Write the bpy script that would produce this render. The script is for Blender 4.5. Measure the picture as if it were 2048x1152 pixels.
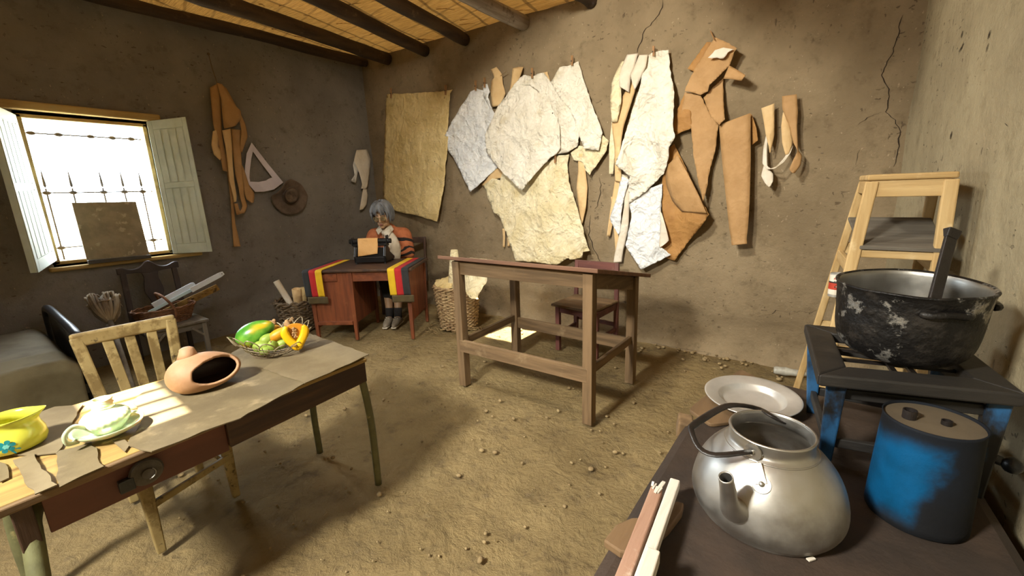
import bpy, bmesh, math, random
from mathutils import Vector, Matrix, noise, Quaternion
random.seed(7)
for o in list(bpy.data.objects): bpy.data.objects.remove(o)
SC = bpy.context.scene
COL = SC.collection
V = Vector
PI = math.pi

# ---------------------------------------------------------------- camera
FPX, PITCH, ROLL, YAW, EYE = 849.4, 0.221377, 0.034087, 0.641456, 1.30
_f = V((-math.sin(YAW)*math.cos(PITCH), math.cos(YAW)*math.cos(PITCH), -math.sin(PITCH)))
_r0 = V((math.cos(YAW), math.sin(YAW), 0)); _d0 = _f.cross(_r0)
CR = _r0*math.cos(ROLL) + _d0*math.sin(ROLL)
CD = -_r0*math.sin(ROLL) + _d0*math.cos(ROLL)
CF = _f
CAM = V((0, 0, EYE))
cam_d = bpy.data.cameras.new('camera'); cam = bpy.data.objects.new('camera', cam_d); COL.objects.link(cam)
cam_d.sensor_width = 36; cam_d.lens = 36*FPX/2048; cam_d.clip_start = 0.02
cam.matrix_world = Matrix(((CR.x, -CD.x, -CF.x, CAM.x), (CR.y, -CD.y, -CF.y, CAM.y), (CR.z, -CD.z, -CF.z, CAM.z), (0, 0, 0, 1)))
SC.camera = cam

def ray(x, y): return ((x-1024)*CR + (y-576)*CD + FPX*CF)/FPX
def onz(x, y, z): d = ray(x, y); return CAM + d*((z-EYE)/d.z)
def onx(x, y, X): d = ray(x, y); return CAM + d*(X/d.x)
def ony(x, y, Y): d = ray(x, y); return CAM + d*(Y/d.y)
def above(x, y, P):
    d = ray(x, y); t = (P[0]*d.x+P[1]*d.y)/(d.x**2+d.y**2); return CAM + d*t

# ---------------------------------------------------------------- light
SC.view_settings.view_transform = 'Standard'; SC.view_settings.look = 'None'
SC.view_settings.gamma = 1; SC.view_settings.use_curve_mapping = False
SC.view_settings.exposure = 0.0
world = bpy.data.worlds.new('world'); SC.world = world; world.use_nodes = True
bg = world.node_tree.nodes['Background']; bg.inputs[0].default_value = (0.80, 0.91, 1.0, 1); bg.inputs[1].default_value = 34

def area(name, loc, target, sx, sy, watts, color, spread=180, portal=False):
    d = bpy.data.lights.new(name, 'AREA'); d.shape = 'RECTANGLE'; d.size = sx; d.size_y = sy
    d.energy = watts; d.color = color; d.spread = math.radians(spread)
    if portal: d.cycles.is_portal = True
    o = bpy.data.objects.new(name, d); COL.objects.link(o); o.location = loc
    o.rotation_euler = (V(target)-V(loc)).to_track_quat('-Z', 'Y').to_euler()
    return o
area('window_portal', (-5.02, 0.90, 1.43), (-4, 0.90, 1.43), 0.80, 1.14, 1, (1, 1, 1), portal=True)
# area lights stand in for unseen roof openings above mid-room and behind the viewer
area('roof_opening_light', (-1.30, 1.10, 2.70), (-1.42, 2.0, 2.24), 0.22, 0.22, 49, (1.0, 0.94, 0.80), 134)
area('rear_opening_light', (-1.35, -1.42, 2.62), (-0.60, 0.20, 0.0), 0.38, 0.36, 140, (1.0, 0.96, 0.85), 122)
sd = bpy.data.lights.new('sun', 'SUN'); sd.energy = 55; sd.angle = 0.009; sd.color = (1.0, 0.92, 0.74)
sun = bpy.data.objects.new('sun', sd); COL.objects.link(sun)
SUNDIR = V((-0.10, 0.49, -0.866)).normalized()
sun.rotation_euler = SUNDIR.to_track_quat('-Z', 'Y').to_euler(); sun.location = (-1.5, -3, 8)

# ---------------------------------------------------------------- materials
def lin(h):
    h = h.lstrip('#'); c = [int(h[i:i+2], 16)/255 for i in (0, 2, 4)]
    return tuple(x/12.92 if x <= .04045 else ((x+.055)/1.055)**2.4 for x in c) + (1,)
class NT:
    def __init__(s, name):
        s.m = bpy.data.materials.new(name); s.m.use_nodes = True
        s.n = s.m.node_tree.nodes; s.l = s.m.node_tree.links
        s.b = s.n['Principled BSDF']; s.tc = s.n.new('ShaderNodeTexCoord')
    def vec(s, scale=(1, 1, 1), src='Object', rot=(0, 0, 0)):
        m = s.n.new('ShaderNodeMapping'); m.inputs['Scale'].default_value = scale; m.inputs['Rotation'].default_value = rot
        s.l.new(s.tc.outputs[src], m.inputs['Vector']); return m.outputs[0]
    def noise(s, sc, vec=None, det=6, rough=.6, dist=0):
        t = s.n.new('ShaderNodeTexNoise'); t.inputs['Scale'].default_value = sc; t.inputs['Detail'].default_value = det
        t.inputs['Roughness'].default_value = rough; t.inputs['Distortion'].default_value = dist
        s.l.new(vec if vec else s.tc.outputs['Object'], t.inputs['Vector']); return t.outputs['Fac']
    def voro(s, sc, vec=None, feat='F1', rand=1):
        t = s.n.new('ShaderNodeTexVoronoi'); t.feature = feat; t.inputs['Scale'].default_value = sc; t.inputs['Randomness'].default_value = rand
        s.l.new(vec if vec else s.tc.outputs['Object'], t.inputs['Vector']); return t.outputs['Distance']
    def wave(s, sc, vec=None, dist=0, axis='X', det=2):
        t = s.n.new('ShaderNodeTexWave'); t.inputs['Scale'].default_value = sc; t.inputs['Distortion'].default_value = dist
        t.bands_direction = axis; t.inputs['Detail'].default_value = det
        s.l.new(vec if vec else s.tc.outputs['Object'], t.inputs['Vector']); return t.outputs['Fac']
    def rng(s, x, a, b, c=0, d=1, smooth=True):
        m = s.n.new('ShaderNodeMapRange'); m.inputs[1].default_value = a; m.inputs[2].default_value = b
        m.inputs[3].default_value = c; m.inputs[4].default_value = d
        if smooth: m.interpolation_type = 'SMOOTHSTEP'
        s.l.new(x, m.inputs[0]); return m.outputs[0]
    def mix(s, a, b, f):
        m = s.n.new('ShaderNodeMix'); m.data_type = 'RGBA'
        for v, i in ((a, 6), (b, 7), (f, 0)):
            if isinstance(v, (tuple, float, int)): m.inputs[i].default_value = v
            else: s.l.new(v, m.inputs[i])
        return m.outputs[2]
    def math(s, op, a, b=0.0):
        m = s.n.new('ShaderNodeMath'); m.operation = op
        for v, i in ((a, 0), (b, 1)):
            if isinstance(v, (float, int)): m.inputs[i].default_value = v
            else: s.l.new(v, m.inputs[i])
        return m.outputs[0]
    def sep(s, vec=None):
        m = s.n.new('ShaderNodeSeparateXYZ'); s.l.new(vec if vec else s.tc.outputs['Object'], m.inputs[0]); return m.outputs
    def bump(s, h, st=.5, d=.01, prev=None):
        b = s.n.new('ShaderNodeBump'); b.inputs['Strength'].default_value = st; b.inputs['Distance'].default_value = d
        s.l.new(h, b.inputs['Height'])
        if prev: s.l.new(prev, b.inputs['Normal'])
        return b.outputs[0]
    def done(s, col=None, rough=None, nrm=None, metal=None, **kw):
        for v, k in ((col, 'Base Color'), (rough, 'Roughness'), (nrm, 'Normal'), (metal, 'Metallic')):
            if v is None: continue
            if isinstance(v, (tuple, float, int)): s.b.inputs[k].default_value = v
            else: s.l.new(v, s.b.inputs[k])
        for k, v in kw.items(): s.b.inputs[k.replace('_', ' ')].default_value = v
        return s.m

def surf(name, c1, c2, sc=6, stretch=(1, 1, 1), rough=.8, spots=(), bsc=60, bst=.3, bd=.004, bstretch=None, metal=0, lo=.35, hi=.65, **kw):
    t = NT(name); v = t.vec(stretch)
    col = t.mix(lin(c1), lin(c2), t.rng(t.noise(sc, v), lo, hi))
    for (c, s_, a, b, st) in spots:
        col = t.mix(col, lin(c), t.rng(t.noise(s_, t.vec(st), det=8, rough=.65), a, b))
    h = t.noise(bsc, t.vec(bstretch or stretch), det=8, rough=.65)
    return t.done(col, rough, t.bump(h, bst, bd), metal, **kw)

def wood(name, c1, c2, axis='Z', sc=9, rough=.7, spots=(), bst=.35):
    st = {'X': (.08, 1, 1), 'Y': (1, .08, 1), 'Z': (1, 1, .08)}[axis]
    return surf(name, c1, c2, sc*3, st, rough, spots, 120, bst, .003)

def mud(name, c1, c2, c3, lowdark=True):
    t = NT(name)
    n1 = t.noise(1.6, det=5); n2 = t.noise(9, det=8, rough=.7)
    col = t.mix(lin(c1), lin(c2), t.rng(n1, .35, .65))
    col = t.mix(col, lin(c3), t.rng(n2, .50, .78))
    stv = t.vec((1, 1, .45))
    vn = t.noise(40, stv, det=4, rough=.5); pits = t.rng(vn, .675, .70)
    v2 = t.noise(46, t.vec((.5, .5, 1.1), rot=(.3, .5, .4)), det=2, rough=.4); pits = t.math('MULTIPLY', t.math('MAXIMUM', pits, t.rng(v2, .69, .715)), t.rng(t.noise(2.2), .42, .58))   # straw dents
    col = t.mix(col, lin('#3b2f1f'), t.math('MULTIPLY', pits, .6))
    fl = t.rng(t.noise(34, t.vec((1.6, 1.6, .8)), det=3), .68, .71)
    col = t.mix(col, lin('#b7a58a'), t.math('MULTIPLY', fl, .5))
    h = t.math('ADD', t.math('MULTIPLY', t.noise(5, det=8, rough=.62), 1.4), t.math('MULTIPLY', t.noise(45, det=6, rough=.7), .35))
    h = t.math('SUBTRACT', h, t.math('MULTIPLY', pits, .35))
    return t.done(col, .95, t.bump(h, .55, .03))

M = {}
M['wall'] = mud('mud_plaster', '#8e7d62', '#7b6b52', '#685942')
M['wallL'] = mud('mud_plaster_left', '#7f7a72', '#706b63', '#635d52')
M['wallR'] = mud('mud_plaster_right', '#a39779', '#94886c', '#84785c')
def floor_mat():
    t = NT('packed_earth')
    col = t.mix(lin('#ab9363'), lin('#8d774b'), t.rng(t.noise(1.8, det=6), .35, .68))
    col = t.mix(col, lin('#5c4a32'), t.rng(t.noise(7, det=8, rough=.7), .52, .8))
    col = t.mix(col, lin('#aa966e'), t.rng(t.noise(14, det=8, rough=.7), .58, .85))
    h = t.math('ADD', t.math('MULTIPLY', t.noise(9, det=9, rough=.70, dist=.6), 1.3), t.math('MULTIPLY', t.noise(34, det=8, rough=.72), .6))
    h = t.math('ADD', h, t.math('MULTIPLY', t.rng(t.voro(17, t.vec((1, 1, 1))), 0, .5), .25))
    return t.done(col, .97, t.bump(h, .9, .07))
M['floor'] = floor_mat()
M['bench'] = surf('smoked_adobe', '#382a1f', '#281e16', 5, rough=.8, spots=(('#574531', 3, .55, .8, (1, 1, 1)),), bsc=14, bst=.5, bd=.012)
def reed():
    t = NT('reed_mat'); 
    v = t.vec((.9, 16, 1), rot=(0, 0, .18))
    fine = t.noise(7, v, det=6, rough=.7)
    col = t.mix(lin('#c8934a'), lin('#9a6c30'), t.rng(fine, .35, .65))
    col = t.mix(col, lin('#e6bd78'), t.rng(t.noise(5, t.vec((.5, 22, 1), rot=(0, 0, .18))), .58, .75))
    bands = t.wave(1.15, t.vec((1, 1, 1), rot=(0, 0, -.22)), 2.6, 'X', 3)
    tie = t.rng(bands, .955, .995)
    col = t.mix(col, lin('#452a10'), t.math('MULTIPLY', tie, .6))
    rows = t.wave(1.5, t.vec((1, 1, 1), rot=(0, 0, .18)), 2.0, 'Y', 2)
    gap = t.rng(rows, .96, 1)
    col = t.mix(col, lin('#4a2d12'), t.math('MULTIPLY', gap, .35))
    h = t.math('SUBTRACT', fine, t.math('MULTIPLY', tie, .8)); h = t.math('SUBTRACT', h, t.math('MULTIPLY', gap, .8))
    m = t.done(col, .8, t.bump(h, .9, .02))
    tr = t.n.new('ShaderNodeBsdfTranslucent'); t.l.new(col, tr.inputs[0]); mx = t.n.new('ShaderNodeMixShader'); mx.inputs[0].default_value = .014
    t.l.new(t.b.outputs[0], mx.inputs[1]); t.l.new(tr.outputs[0], mx.inputs[2]); t.l.new(mx.outputs[0], t.n['Material Output'].inputs[0])
    return m
M['reed'] = reed()
for a in 'XYZ':
    M['log'+a] = wood('dark_log_'+a, '#4a3824', '#33261a', a, 5, .9, (('#6b5640', 8, .6, .75, (1, 1, 1)),), .8)
    M['dkwood'+a] = wood('dark_brown_wood_'+a, '#4d3422', '#33221a', a, 8, .6)
    M['redwood'+a] = wood('red_brown_wood_'+a, '#84492a', '#653520', a, 8, .5, (('#9a6440', 4, .58, .8, (1, 1, 1)),))
    M['draft'+a] = wood('weathered_grey_brown_wood_'+a, '#7d6446', '#5d4930', a, 7, .8, (('#9c8564', 5, .58, .78, (1, 1, 1)),), .5)
    M['pale'+a] = wood('pale_dusty_wood_'+a, '#c4a775', '#a98a58', a, 7, .75, (('#dcc79c', 5, .56, .75, (1, 1, 1)),))
    M['cream'+a] = surf('chipped_cream_paint_'+a, '#a08d5f', '#88754a', 7, rough=.6, spots=(('#76623a', 13, .49, .60, (1, 1, 1)), ('#4a3d24', 20, .58, .66, (1, 1, 1)), ('#8a8f90', 6, .68, .74, (1, 1, 1))), bsc=40, bst=.3)
    M['greywood'+a] = wood('dusty_grey_wood_'+a, '#6d665a', '#554e44', a, 7, .9)
    M['maroon'+a] = wood('dull_maroon_wood_'+a, '#6d4038', '#54302a', a, 7, .6, (('#8a6a5c', 6, .6, .8, (1, 1, 1)),))
    M['soot'+a] = wood('soot_black_wood_'+a, '#25211d', '#161412', a, 6, .6, (('#3f3932', 5, .58, .8, (1, 1, 1)),))
M['logpale'] = wood('pale_bark_log', '#b3aaa0', '#7c7064', 'Y', 4, .85, (('#55483a', 7, .55, .68, (1, 1, 1)),), .6)
M['whitewood'] = wood('white_painted_wood', '#cfc8bc', '#b3aa9c', 'Y', 5, .8, (('#8d8071', 10, .6, .72, (1, 1, 1)),), .5)
M['pinkwood'] = wood('worn_reddish_wood', '#a07f6a', '#8a6753', 'Y', 5, .8, (('#5a4232', 9, .62, .70, (1, .3, 1)), ('#c9bba9', 6, .6, .72, (1, 1, 1))), .5)
M['shutter'] = surf('mint_white_paint', '#c9d2c4', '#b6c1b4', 4, rough=.55, spots=(('#a59f7e', 5, .62, .8, (1, 1, 1)),), bsc=30, bst=.15)
M['frame'] = surf('ochre_window_wood', '#b59a5e', '#8d7340', 6, (1, .2, 1), .7, bsc=60)
M['iron'] = surf('rusty_iron', '#5b5650', '#40382f', 12, rough=.8)
M['slab'] = surf('etched_dull_metal', '#8b7c60', '#77694e', 8, rough=.65, spots=(('#a09276', 14, .58, .66, (1, 1, 1)),), bsc=25, bst=.5)
M['slabdk'] = surf('dark_ledge', '#4d4740', '#3c3731', 6, rough=.7)

def paper(name, c1, c2, stain, cr=1.0, sc=5, trans=.12):
    t = NT(name)
    n = t.noise(sc, det=6); col = t.mix(lin(c1), lin(c2), t.rng(n, .35, .65))
    st = t.rng(t.noise(3.2, det=9, rough=.72), .50, .72)
    col = t.mix(col, lin(stain), t.math('MULTIPLY', st, .8))
    dv = t.n.new('ShaderNodeVectorMath'); dv.operation = 'ADD'; nv = t.n.new('ShaderNodeTexNoise'); nv.inputs['Scale'].default_value = 5; nv.inputs['Detail'].default_value = 3
    t.l.new(t.tc.outputs['Object'], nv.inputs['Vector']); sc_ = t.n.new('ShaderNodeVectorMath'); sc_.operation = 'SCALE'; sc_.inputs['Scale'].default_value = .16
    t.l.new(nv.outputs['Color'], sc_.inputs[0]); t.l.new(t.tc.outputs['Object'], dv.inputs[0]); t.l.new(sc_.outputs[0], dv.inputs[1])
    v = dv.outputs[0]
    a, b, c = t.voro(8, v), t.voro(19, v), t.voro(43, v)
    h = t.math('ADD', t.math('MULTIPLY', a, 1.0), t.math('ADD', t.math('MULTIPLY', b, .55), t.math('MULTIPLY', c, .22)))
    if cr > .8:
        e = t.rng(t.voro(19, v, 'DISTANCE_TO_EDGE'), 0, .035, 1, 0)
        col = t.mix(col, lin('#8f866f'), t.math('MULTIPLY', e, t.rng(t.noise(6, det=4), .40, .60, 0, .55)))  # grey crease lines: grime, plus the folds' shade put into the colour
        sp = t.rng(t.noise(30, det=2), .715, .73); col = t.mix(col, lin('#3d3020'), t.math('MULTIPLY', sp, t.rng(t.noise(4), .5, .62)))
    return t.done(col, .75, t.bump(h, .9*min(cr, 1), .027 if cr > .95 else .018))
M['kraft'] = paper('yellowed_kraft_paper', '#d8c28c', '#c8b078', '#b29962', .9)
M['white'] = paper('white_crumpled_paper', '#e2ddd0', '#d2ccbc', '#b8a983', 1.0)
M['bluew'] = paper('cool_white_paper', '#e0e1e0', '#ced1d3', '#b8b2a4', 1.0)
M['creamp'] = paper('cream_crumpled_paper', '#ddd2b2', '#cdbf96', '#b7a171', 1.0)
M['tan'] = paper('tan_pattern_paper', '#ad885a', '#9f7a4c', '#87663e', .35)
M['tanL'] = paper('light_tan_paper', '#d3b585', '#c8a674', '#b08f5e', .4)
M['brown'] = paper('brown_wrapping_paper', '#a67a42', '#956a36', '#835a2c', .5)
M['ltpaper'] = paper('pale_plain_paper', '#d8cfc0', '#cbbfa9', '#bba98a', .4)
M['lilac'] = surf('lilac_white_card', '#cfc9d2', '#c2bcc6', 6, rough=.8, bsc=40, bst=.1)
M['peg'] = surf('clothes_peg_wood', '#a87f52', '#8b6540', 12, rough=.7)
M['hat'] = surf('brown_felt', '#6a5a4b', '#54463a', 10, rough=.95, bsc=120, bst=.25)
M['string'] = surf('old_string', '#6d5a3e', '#54452f', 20, rough=.9)
M['crack'] = surf('crack_shadow_soil', '#2e2316', '#231a10', 20, rough=1)
def wicker(name, c1, c2):
    t = NT(name); col = t.mix(lin(c1), lin(c2), t.rng(t.noise(30, det=5), .35, .65))
    return t.done(col, .75, t.bump(t.noise(90, t.vec((1, 1, .3))), .3, .003))
M['wick1'] = wicker('brown_wicker', '#7d5230', '#5c3a20')
M['wick2'] = wicker('grey_tan_wicker', '#a8906a', '#84694a')
M['wick3'] = wicker('dark_twig_wicker', '#75634c', '#544533')
M['yellowwick'] = wicker('yellow_cane', '#c9a23c', '#a07c28')
M['plastic'] = surf('white_plastic', '#d5dde2', '#c3ccd2', 4, rough=.4, bsc=40, bst=.05)
M['plasticb'] = surf('pale_blue_plastic', '#b5ced8', '#a4bfca', 4, rough=.35, bsc=40, bst=.05)
M['gold'] = surf('dull_ochre_wood', '#9a7a38', '#7b5d28', 14, rough=.7, spots=(('#4c3a18', 18, .56, .64, (1, 1, 1)),))
M['straw'] = surf('dusty_straw', '#7a6a50', '#5a4c38', 12, (1, 1, .15), .9, bsc=80, bst=.6)
M['blackmetal'] = surf('black_enamelled_iron', '#26272a', '#1b1c1e', 6, rough=.35, spots=(('#55575a', 10, .68, .78, (1, 1, 1)),))
M['blanket'] = surf('drab_olive_cloth', '#6d654c', '#5c543d', 4, rough=.95, bsc=220, bst=.25, bd=.003)
M['pillow'] = surf('grey_olive_cloth', '#716a57', '#5f5846', 5, rough=.95, bsc=220, bst=.25, bd=.003)
M['plank'] = wood('yellow_bare_plank', '#a08449', '#82683a', 'Y', 6, .75, (('#6a4d26', 9, .62, .72, (1, .2, 1)),))
M['cloth'] = surf('dusty_brown_cover_cloth', '#6d6045', '#5c5038', 5, rough=.9, spots=(('#9d8b6a', 7, .55, .8, (1, 1, 1)),), bsc=50, bst=.25)
M['cloth2'] = surf('faded_taupe_cloth', '#786b50', '#675a41', 5, rough=.9, spots=(('#6d5d42', 9, .6, .8, (1, 1, 1)),), bsc=50, bst=.25)
M['drawer'] = surf('dark_red_brown_paint', '#6f4130', '#573225', 5, (1, .2, 1), .55, spots=(('#6f4a38', 7, .6, .8, (1, 1, 1)),), bsc=40, bst=.2)
M['pipe'] = surf('olive_green_pipe_paint', '#6a6a48', '#55553a', 10, rough=.5, spots=(('#8c8458', 16, .6, .7, (1, 1, 1)),))
M['terracotta'] = surf('pale_terracotta', '#b08a68', '#9c7554', 5, rough=.65, spots=(('#c9a07c', 4, .55, .8, (1, 1, 1)), ('#8a5a3c', 6, .6, .85, (1, 1, 1))), bsc=30, bst=.15)
M['burnt'] = surf('dark_clay_inside', '#3b271c', '#281912', 8, rough=.5)  # inner face of the clay pot, darker than the outside
M['enamelY'] = surf('yellow_enamel', '#c6c548', '#b9b83c', 3, rough=.22, bsc=20, bst=.03)
M['teal'] = surf('teal_enamel', '#1c8a94', '#147078', 20, rough=.25, bsc=20, bst=.03)
M['tealL'] = surf('light_teal_enamel', '#7cc4bc', '#5fb0aa', 20, rough=.25, bsc=20, bst=.03)
def glass():
    t = NT('milky_green_glass')
    return t.done(lin('#c6d4b2'), .12, None, None, Transmission_Weight=.35, IOR=1.45, Subsurface_Weight=.25, Subsurface_Scale=.02)
M['gglass'] = glass()
M['wire'] = surf('pale_wire', '#a79a80', '#857860', 20, rough=.45, metal=.4)
def papaya():
    t = NT('papaya_skin')
    col = t.mix(lin('#3c7f22'), lin('#6fa637'), t.rng(t.noise(9), .4, .65))
    col = t.mix(col, lin('#d9a91c'), t.rng(t.noise(7, t.vec((1, .4, 1)), det=3), .49, .62))
    return t.done(col, .32, None)
M['papaya'] = papaya()
M['papflesh'] = surf('orange_yellow_flesh', '#e6b80e', '#dcaa0a', 12, rough=.4, bsc=60, bst=.1)
M['papskin'] = surf('ripe_orange_skin', '#c98a1c', '#b2741a', 8, rough=.45)
M['seed'] = surf('pale_seed_pulp', '#b08a58', '#7d5a38', 40, rough=.7)
M['mango'] = surf('green_mango_skin', '#93a848', '#7d9638', 14, rough=.5, spots=(('#b3a23c', 8, .58, .75, (1, 1, 1)), ('#5f6f30', 40, .66, .72, (1, 1, 1))), bsc=80, bst=.1)
M['yfruit'] = surf('yellow_fruit_skin', '#d8a21c', '#c07f18', 10, rough=.45)
M['ginger'] = surf('ginger_root_skin', '#b79468', '#9b7850', 24, rough=.85, bsc=60, bst=.5)
M['alu'] = None
def alu(name, base, rough, soot=None, smin=.5, smax=.7, dents=1.0, fing=True):
    t = NT(name)
    col = t.mix(lin(base), lin('#8d877e'), t.rng(t.noise(5, det=6), .45, .75))
    rg = t.rng(t.noise(7, det=6), .3, .7, rough-.08, rough+.14)
    met = 1.0
    if soot:
        f = t.rng(t.noise(7, det=8, rough=.7), smin, smax)
        col = t.mix(col, lin(soot), f); met = t.rng(f, 0, 1, 1, 0)
        rg = t.mix(rg, (.6, .6, .6, 1), f)
    h = t.math('ADD', t.noise(4, det=3), t.math('MULTIPLY', t.noise(60, det=4), .05))
    return t.done(col, rg, t.bump(h, .25*dents, .02), met)
M['alu'] = alu('brushed_aluminium', '#b9b6b0', .44)
M['aluplate'] = surf('dull_tin_plate', '#c9c7c2', '#b4b1ab', 5, rough=.34, metal=.55, spots=(('#a09070', 6, .6, .8, (1, 1, 1)),), bsc=30, bst=.06)
M['potout'] = alu('sooty_aluminium', '#a29e97', .5, '#100e0c', .36, .43)
M['potin'] = alu('grey_aluminium_inside', '#a5a39d', .42, '#3a342c', .55, .75)
M['blackiron'] = surf('burnt_black_iron', '#221d1b', '#141110', 10, rough=.38, spots=(('#6b635c', 20, .68, .76, (1, 1, 1)),), bsc=60, bst=.4)
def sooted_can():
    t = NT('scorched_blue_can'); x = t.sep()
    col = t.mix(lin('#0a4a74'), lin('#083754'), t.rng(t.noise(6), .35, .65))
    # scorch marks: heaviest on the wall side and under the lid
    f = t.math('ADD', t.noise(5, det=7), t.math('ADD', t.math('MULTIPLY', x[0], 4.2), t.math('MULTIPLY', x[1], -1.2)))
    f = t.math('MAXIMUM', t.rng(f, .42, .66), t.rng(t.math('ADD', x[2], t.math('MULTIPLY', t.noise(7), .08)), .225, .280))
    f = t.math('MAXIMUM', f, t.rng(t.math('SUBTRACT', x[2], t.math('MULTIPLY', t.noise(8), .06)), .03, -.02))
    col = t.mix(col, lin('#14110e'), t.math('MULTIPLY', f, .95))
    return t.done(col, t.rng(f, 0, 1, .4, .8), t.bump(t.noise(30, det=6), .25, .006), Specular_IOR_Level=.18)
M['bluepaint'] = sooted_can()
def sooted_pot():
    t = NT('soot_blackened_pot')
    f = t.rng(t.noise(8, det=9, rough=.72), .37, .45)
    soot = t.mix(lin('#0e0c0b'), lin('#2d2925'), t.rng(t.noise(11, det=8, rough=.7), .48, .66))
    col = t.mix(lin('#a7a39b'), soot, f)
    h = t.math('ADD', t.noise(9, det=5), t.math('MULTIPLY', t.noise(45, det=5), .25))
    return t.done(col, t.rng(f, 0, 1, .45, .5), t.bump(h, .55, .025), t.rng(f, 0, 1, .9, .0), Specular_IOR_Level=.3)
M['potout'] = sooted_pot()
M['blueleg'] = surf('scorched_blue_paint', '#265681', '#1e4262', 5, rough=.45, spots=(('#1a1815', 6, .44, .60, (1, 1, .5)),), bsc=30, bst=.15)
M['canlid'] = surf('dusty_tin_lid', '#564a38', '#463b2b', 6, rough=.9, spots=(('#54432f', 9, .58, .8, (1, 1, 1)),), bsc=50, bst=.2)
def flag(name, cols):
    t = NT(name); return t
M['fblack'] = surf('black_cloth', '#2c2d2e', '#222324', 6, rough=.9, bsc=250, bst=.3, bd=.002)
M['fred'] = surf('red_cloth', '#b02426', '#991c20', 6, rough=.9, bsc=250, bst=.3, bd=.002)
M['fyellow'] = surf('yellow_cloth', '#d9b31e', '#c79f16', 6, rough=.9, bsc=250, bst=.3, bd=.002)
M['folive'] = surf('olive_brown_cloth_band', '#564a2e', '#463b24', 6, rough=.9, bsc=250, bst=.3, bd=.002)
M['skin'] = surf('painted_skin', '#b39070', '#a28060', 9, rough=.5, spots=(('#7c5a42', 14, .6, .8, (1, 1, 1)),), bsc=60, bst=.1)
M['lips'] = surf('muted_lips', '#96605a', '#875450', 9, rough=.5)
M['eye'] = surf('dark_eye', '#2c2420', '#1c1814', 9, rough=.3)
M['hair'] = surf('grey_hair', '#7b7e83', '#54575c', 18, (1, 1, .25), .55, bsc=120, bst=.5, bd=.003)
M['lens'] = NT('spectacle_lens').done(lin('#c9bd9c'), .08, None, None, Transmission_Weight=.85, IOR=1.1)
M['specs'] = surf('brass_rim', '#a58d5c', '#8a7248', 10, rough=.35, metal=.6)
def sweater(stripes):
    t = NT('orange_knit_striped' if stripes else 'orange_knit')
    col = t.mix(lin('#b26a44'), lin('#9c5834'), t.rng(t.noise(14), .35, .65))
    if stripes:
        x = t.sep()
        z = t.math('SUBTRACT', x[2], t.math('MULTIPLY', t.math('ABSOLUTE', t.math('ADD', x[0], t.math('MULTIPLY', x[1], .35))), .0))
        tri = t.math('PINGPONG', t.math('ADD', t.math('MULTIPLY', x[1], 1.0), t.math('MULTIPLY', x[0], -.5)), .12)
        z = t.math('ADD', x[2], t.math('MULTIPLY', tri, .35))
        for c, w in STRIPES:
            f = t.math('LESS_THAN', t.math('ABSOLUTE', t.math('SUBTRACT', z, c)), w); f = t.math('MULTIPLY', f, t.math('GREATER_THAN', t.math('ADD', t.math('MULTIPLY', x[0], .834), t.math('MULTIPLY', x[1], .552)), .03))
            col = t.mix(col, lin('#1d1714'), f)
    h = t.wave(70, None, .4, 'Z', 1)
    return t.done(col, .9, t.bump(h, .3, .003))
STRIPES = ((0.855, .017), (0.775, .010), (0.715, .016))
M['sweater'] = sweater(True)
M['shirt'] = surf('off_white_shirt', '#cdc3b0', '#b8ad99', 8, rough=.9, bsc=14, bst=.6, bd=.02)
M['skirt'] = surf('charcoal_skirt', '#23211f', '#181716', 6, rough=.95)
M['sock'] = surf('dark_sock', '#2d2a2a', '#201e1e', 8, rough=.95)
M['shoe'] = surf('grey_suede', '#8a7f6f', '#6f6557', 8, rough=.9)
M['twblack'] = surf('black_lacquer', '#17171a', '#101012', 6, rough=.28, spots=(('#3a3a3c', 12, .66, .75, (1, 1, 1)),), bsc=40, bst=.1)
M['chrome'] = surf('dull_chrome', '#a8a8a6', '#8a8a88', 9, rough=.3, metal=1)
M['orangepaper'] = paper('orange_tan_sheet', '#d2a468', '#c8985a', '#b08348', .4)
M['labelw'] = surf('white_label_print', '#d8d0c0', '#ccc4b4', 9, rough=.5)
M['labelr'] = surf('red_label_print', '#b03a24', '#a0321e', 9, rough=.5)
M['labelk'] = surf('black_label_print', '#221c1a', '#1a1614', 9, rough=.5)
M['clear'] = surf('dusty_clear_plastic', '#b3b0a4', '#98958a', 20, rough=.25, bsc=50, bst=.6)
M['pebble'] = surf('pale_clods', '#9a8660', '#7b6848', 30, rough=.95)
M['twig'] = surf('dry_twigs', '#9b8258', '#6d5736', 20, rough=.9)
M['outer'] = surf('sunlit_outer_ground', '#cfc4b0', '#c2b6a0', 2, rough=.9)
M['whitesheet'] = surf('added_white_sheet', '#d8d4c8', '#cbc6b8', 3, rough=.6)
M['bluething'] = surf('faded_blue_post', '#6f9fc4', '#5d8eb5', 6, rough=.6)
M['screw'] = M['iron']

M['ebony'] = surf('near_black_carved_wood', '#3a2f2e', '#2a2221', 8, (1, 1, .2), .5, spots=(('#57494a', 6, .6, .8, (1, 1, 1)),), bsc=60, bst=.2)

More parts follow.
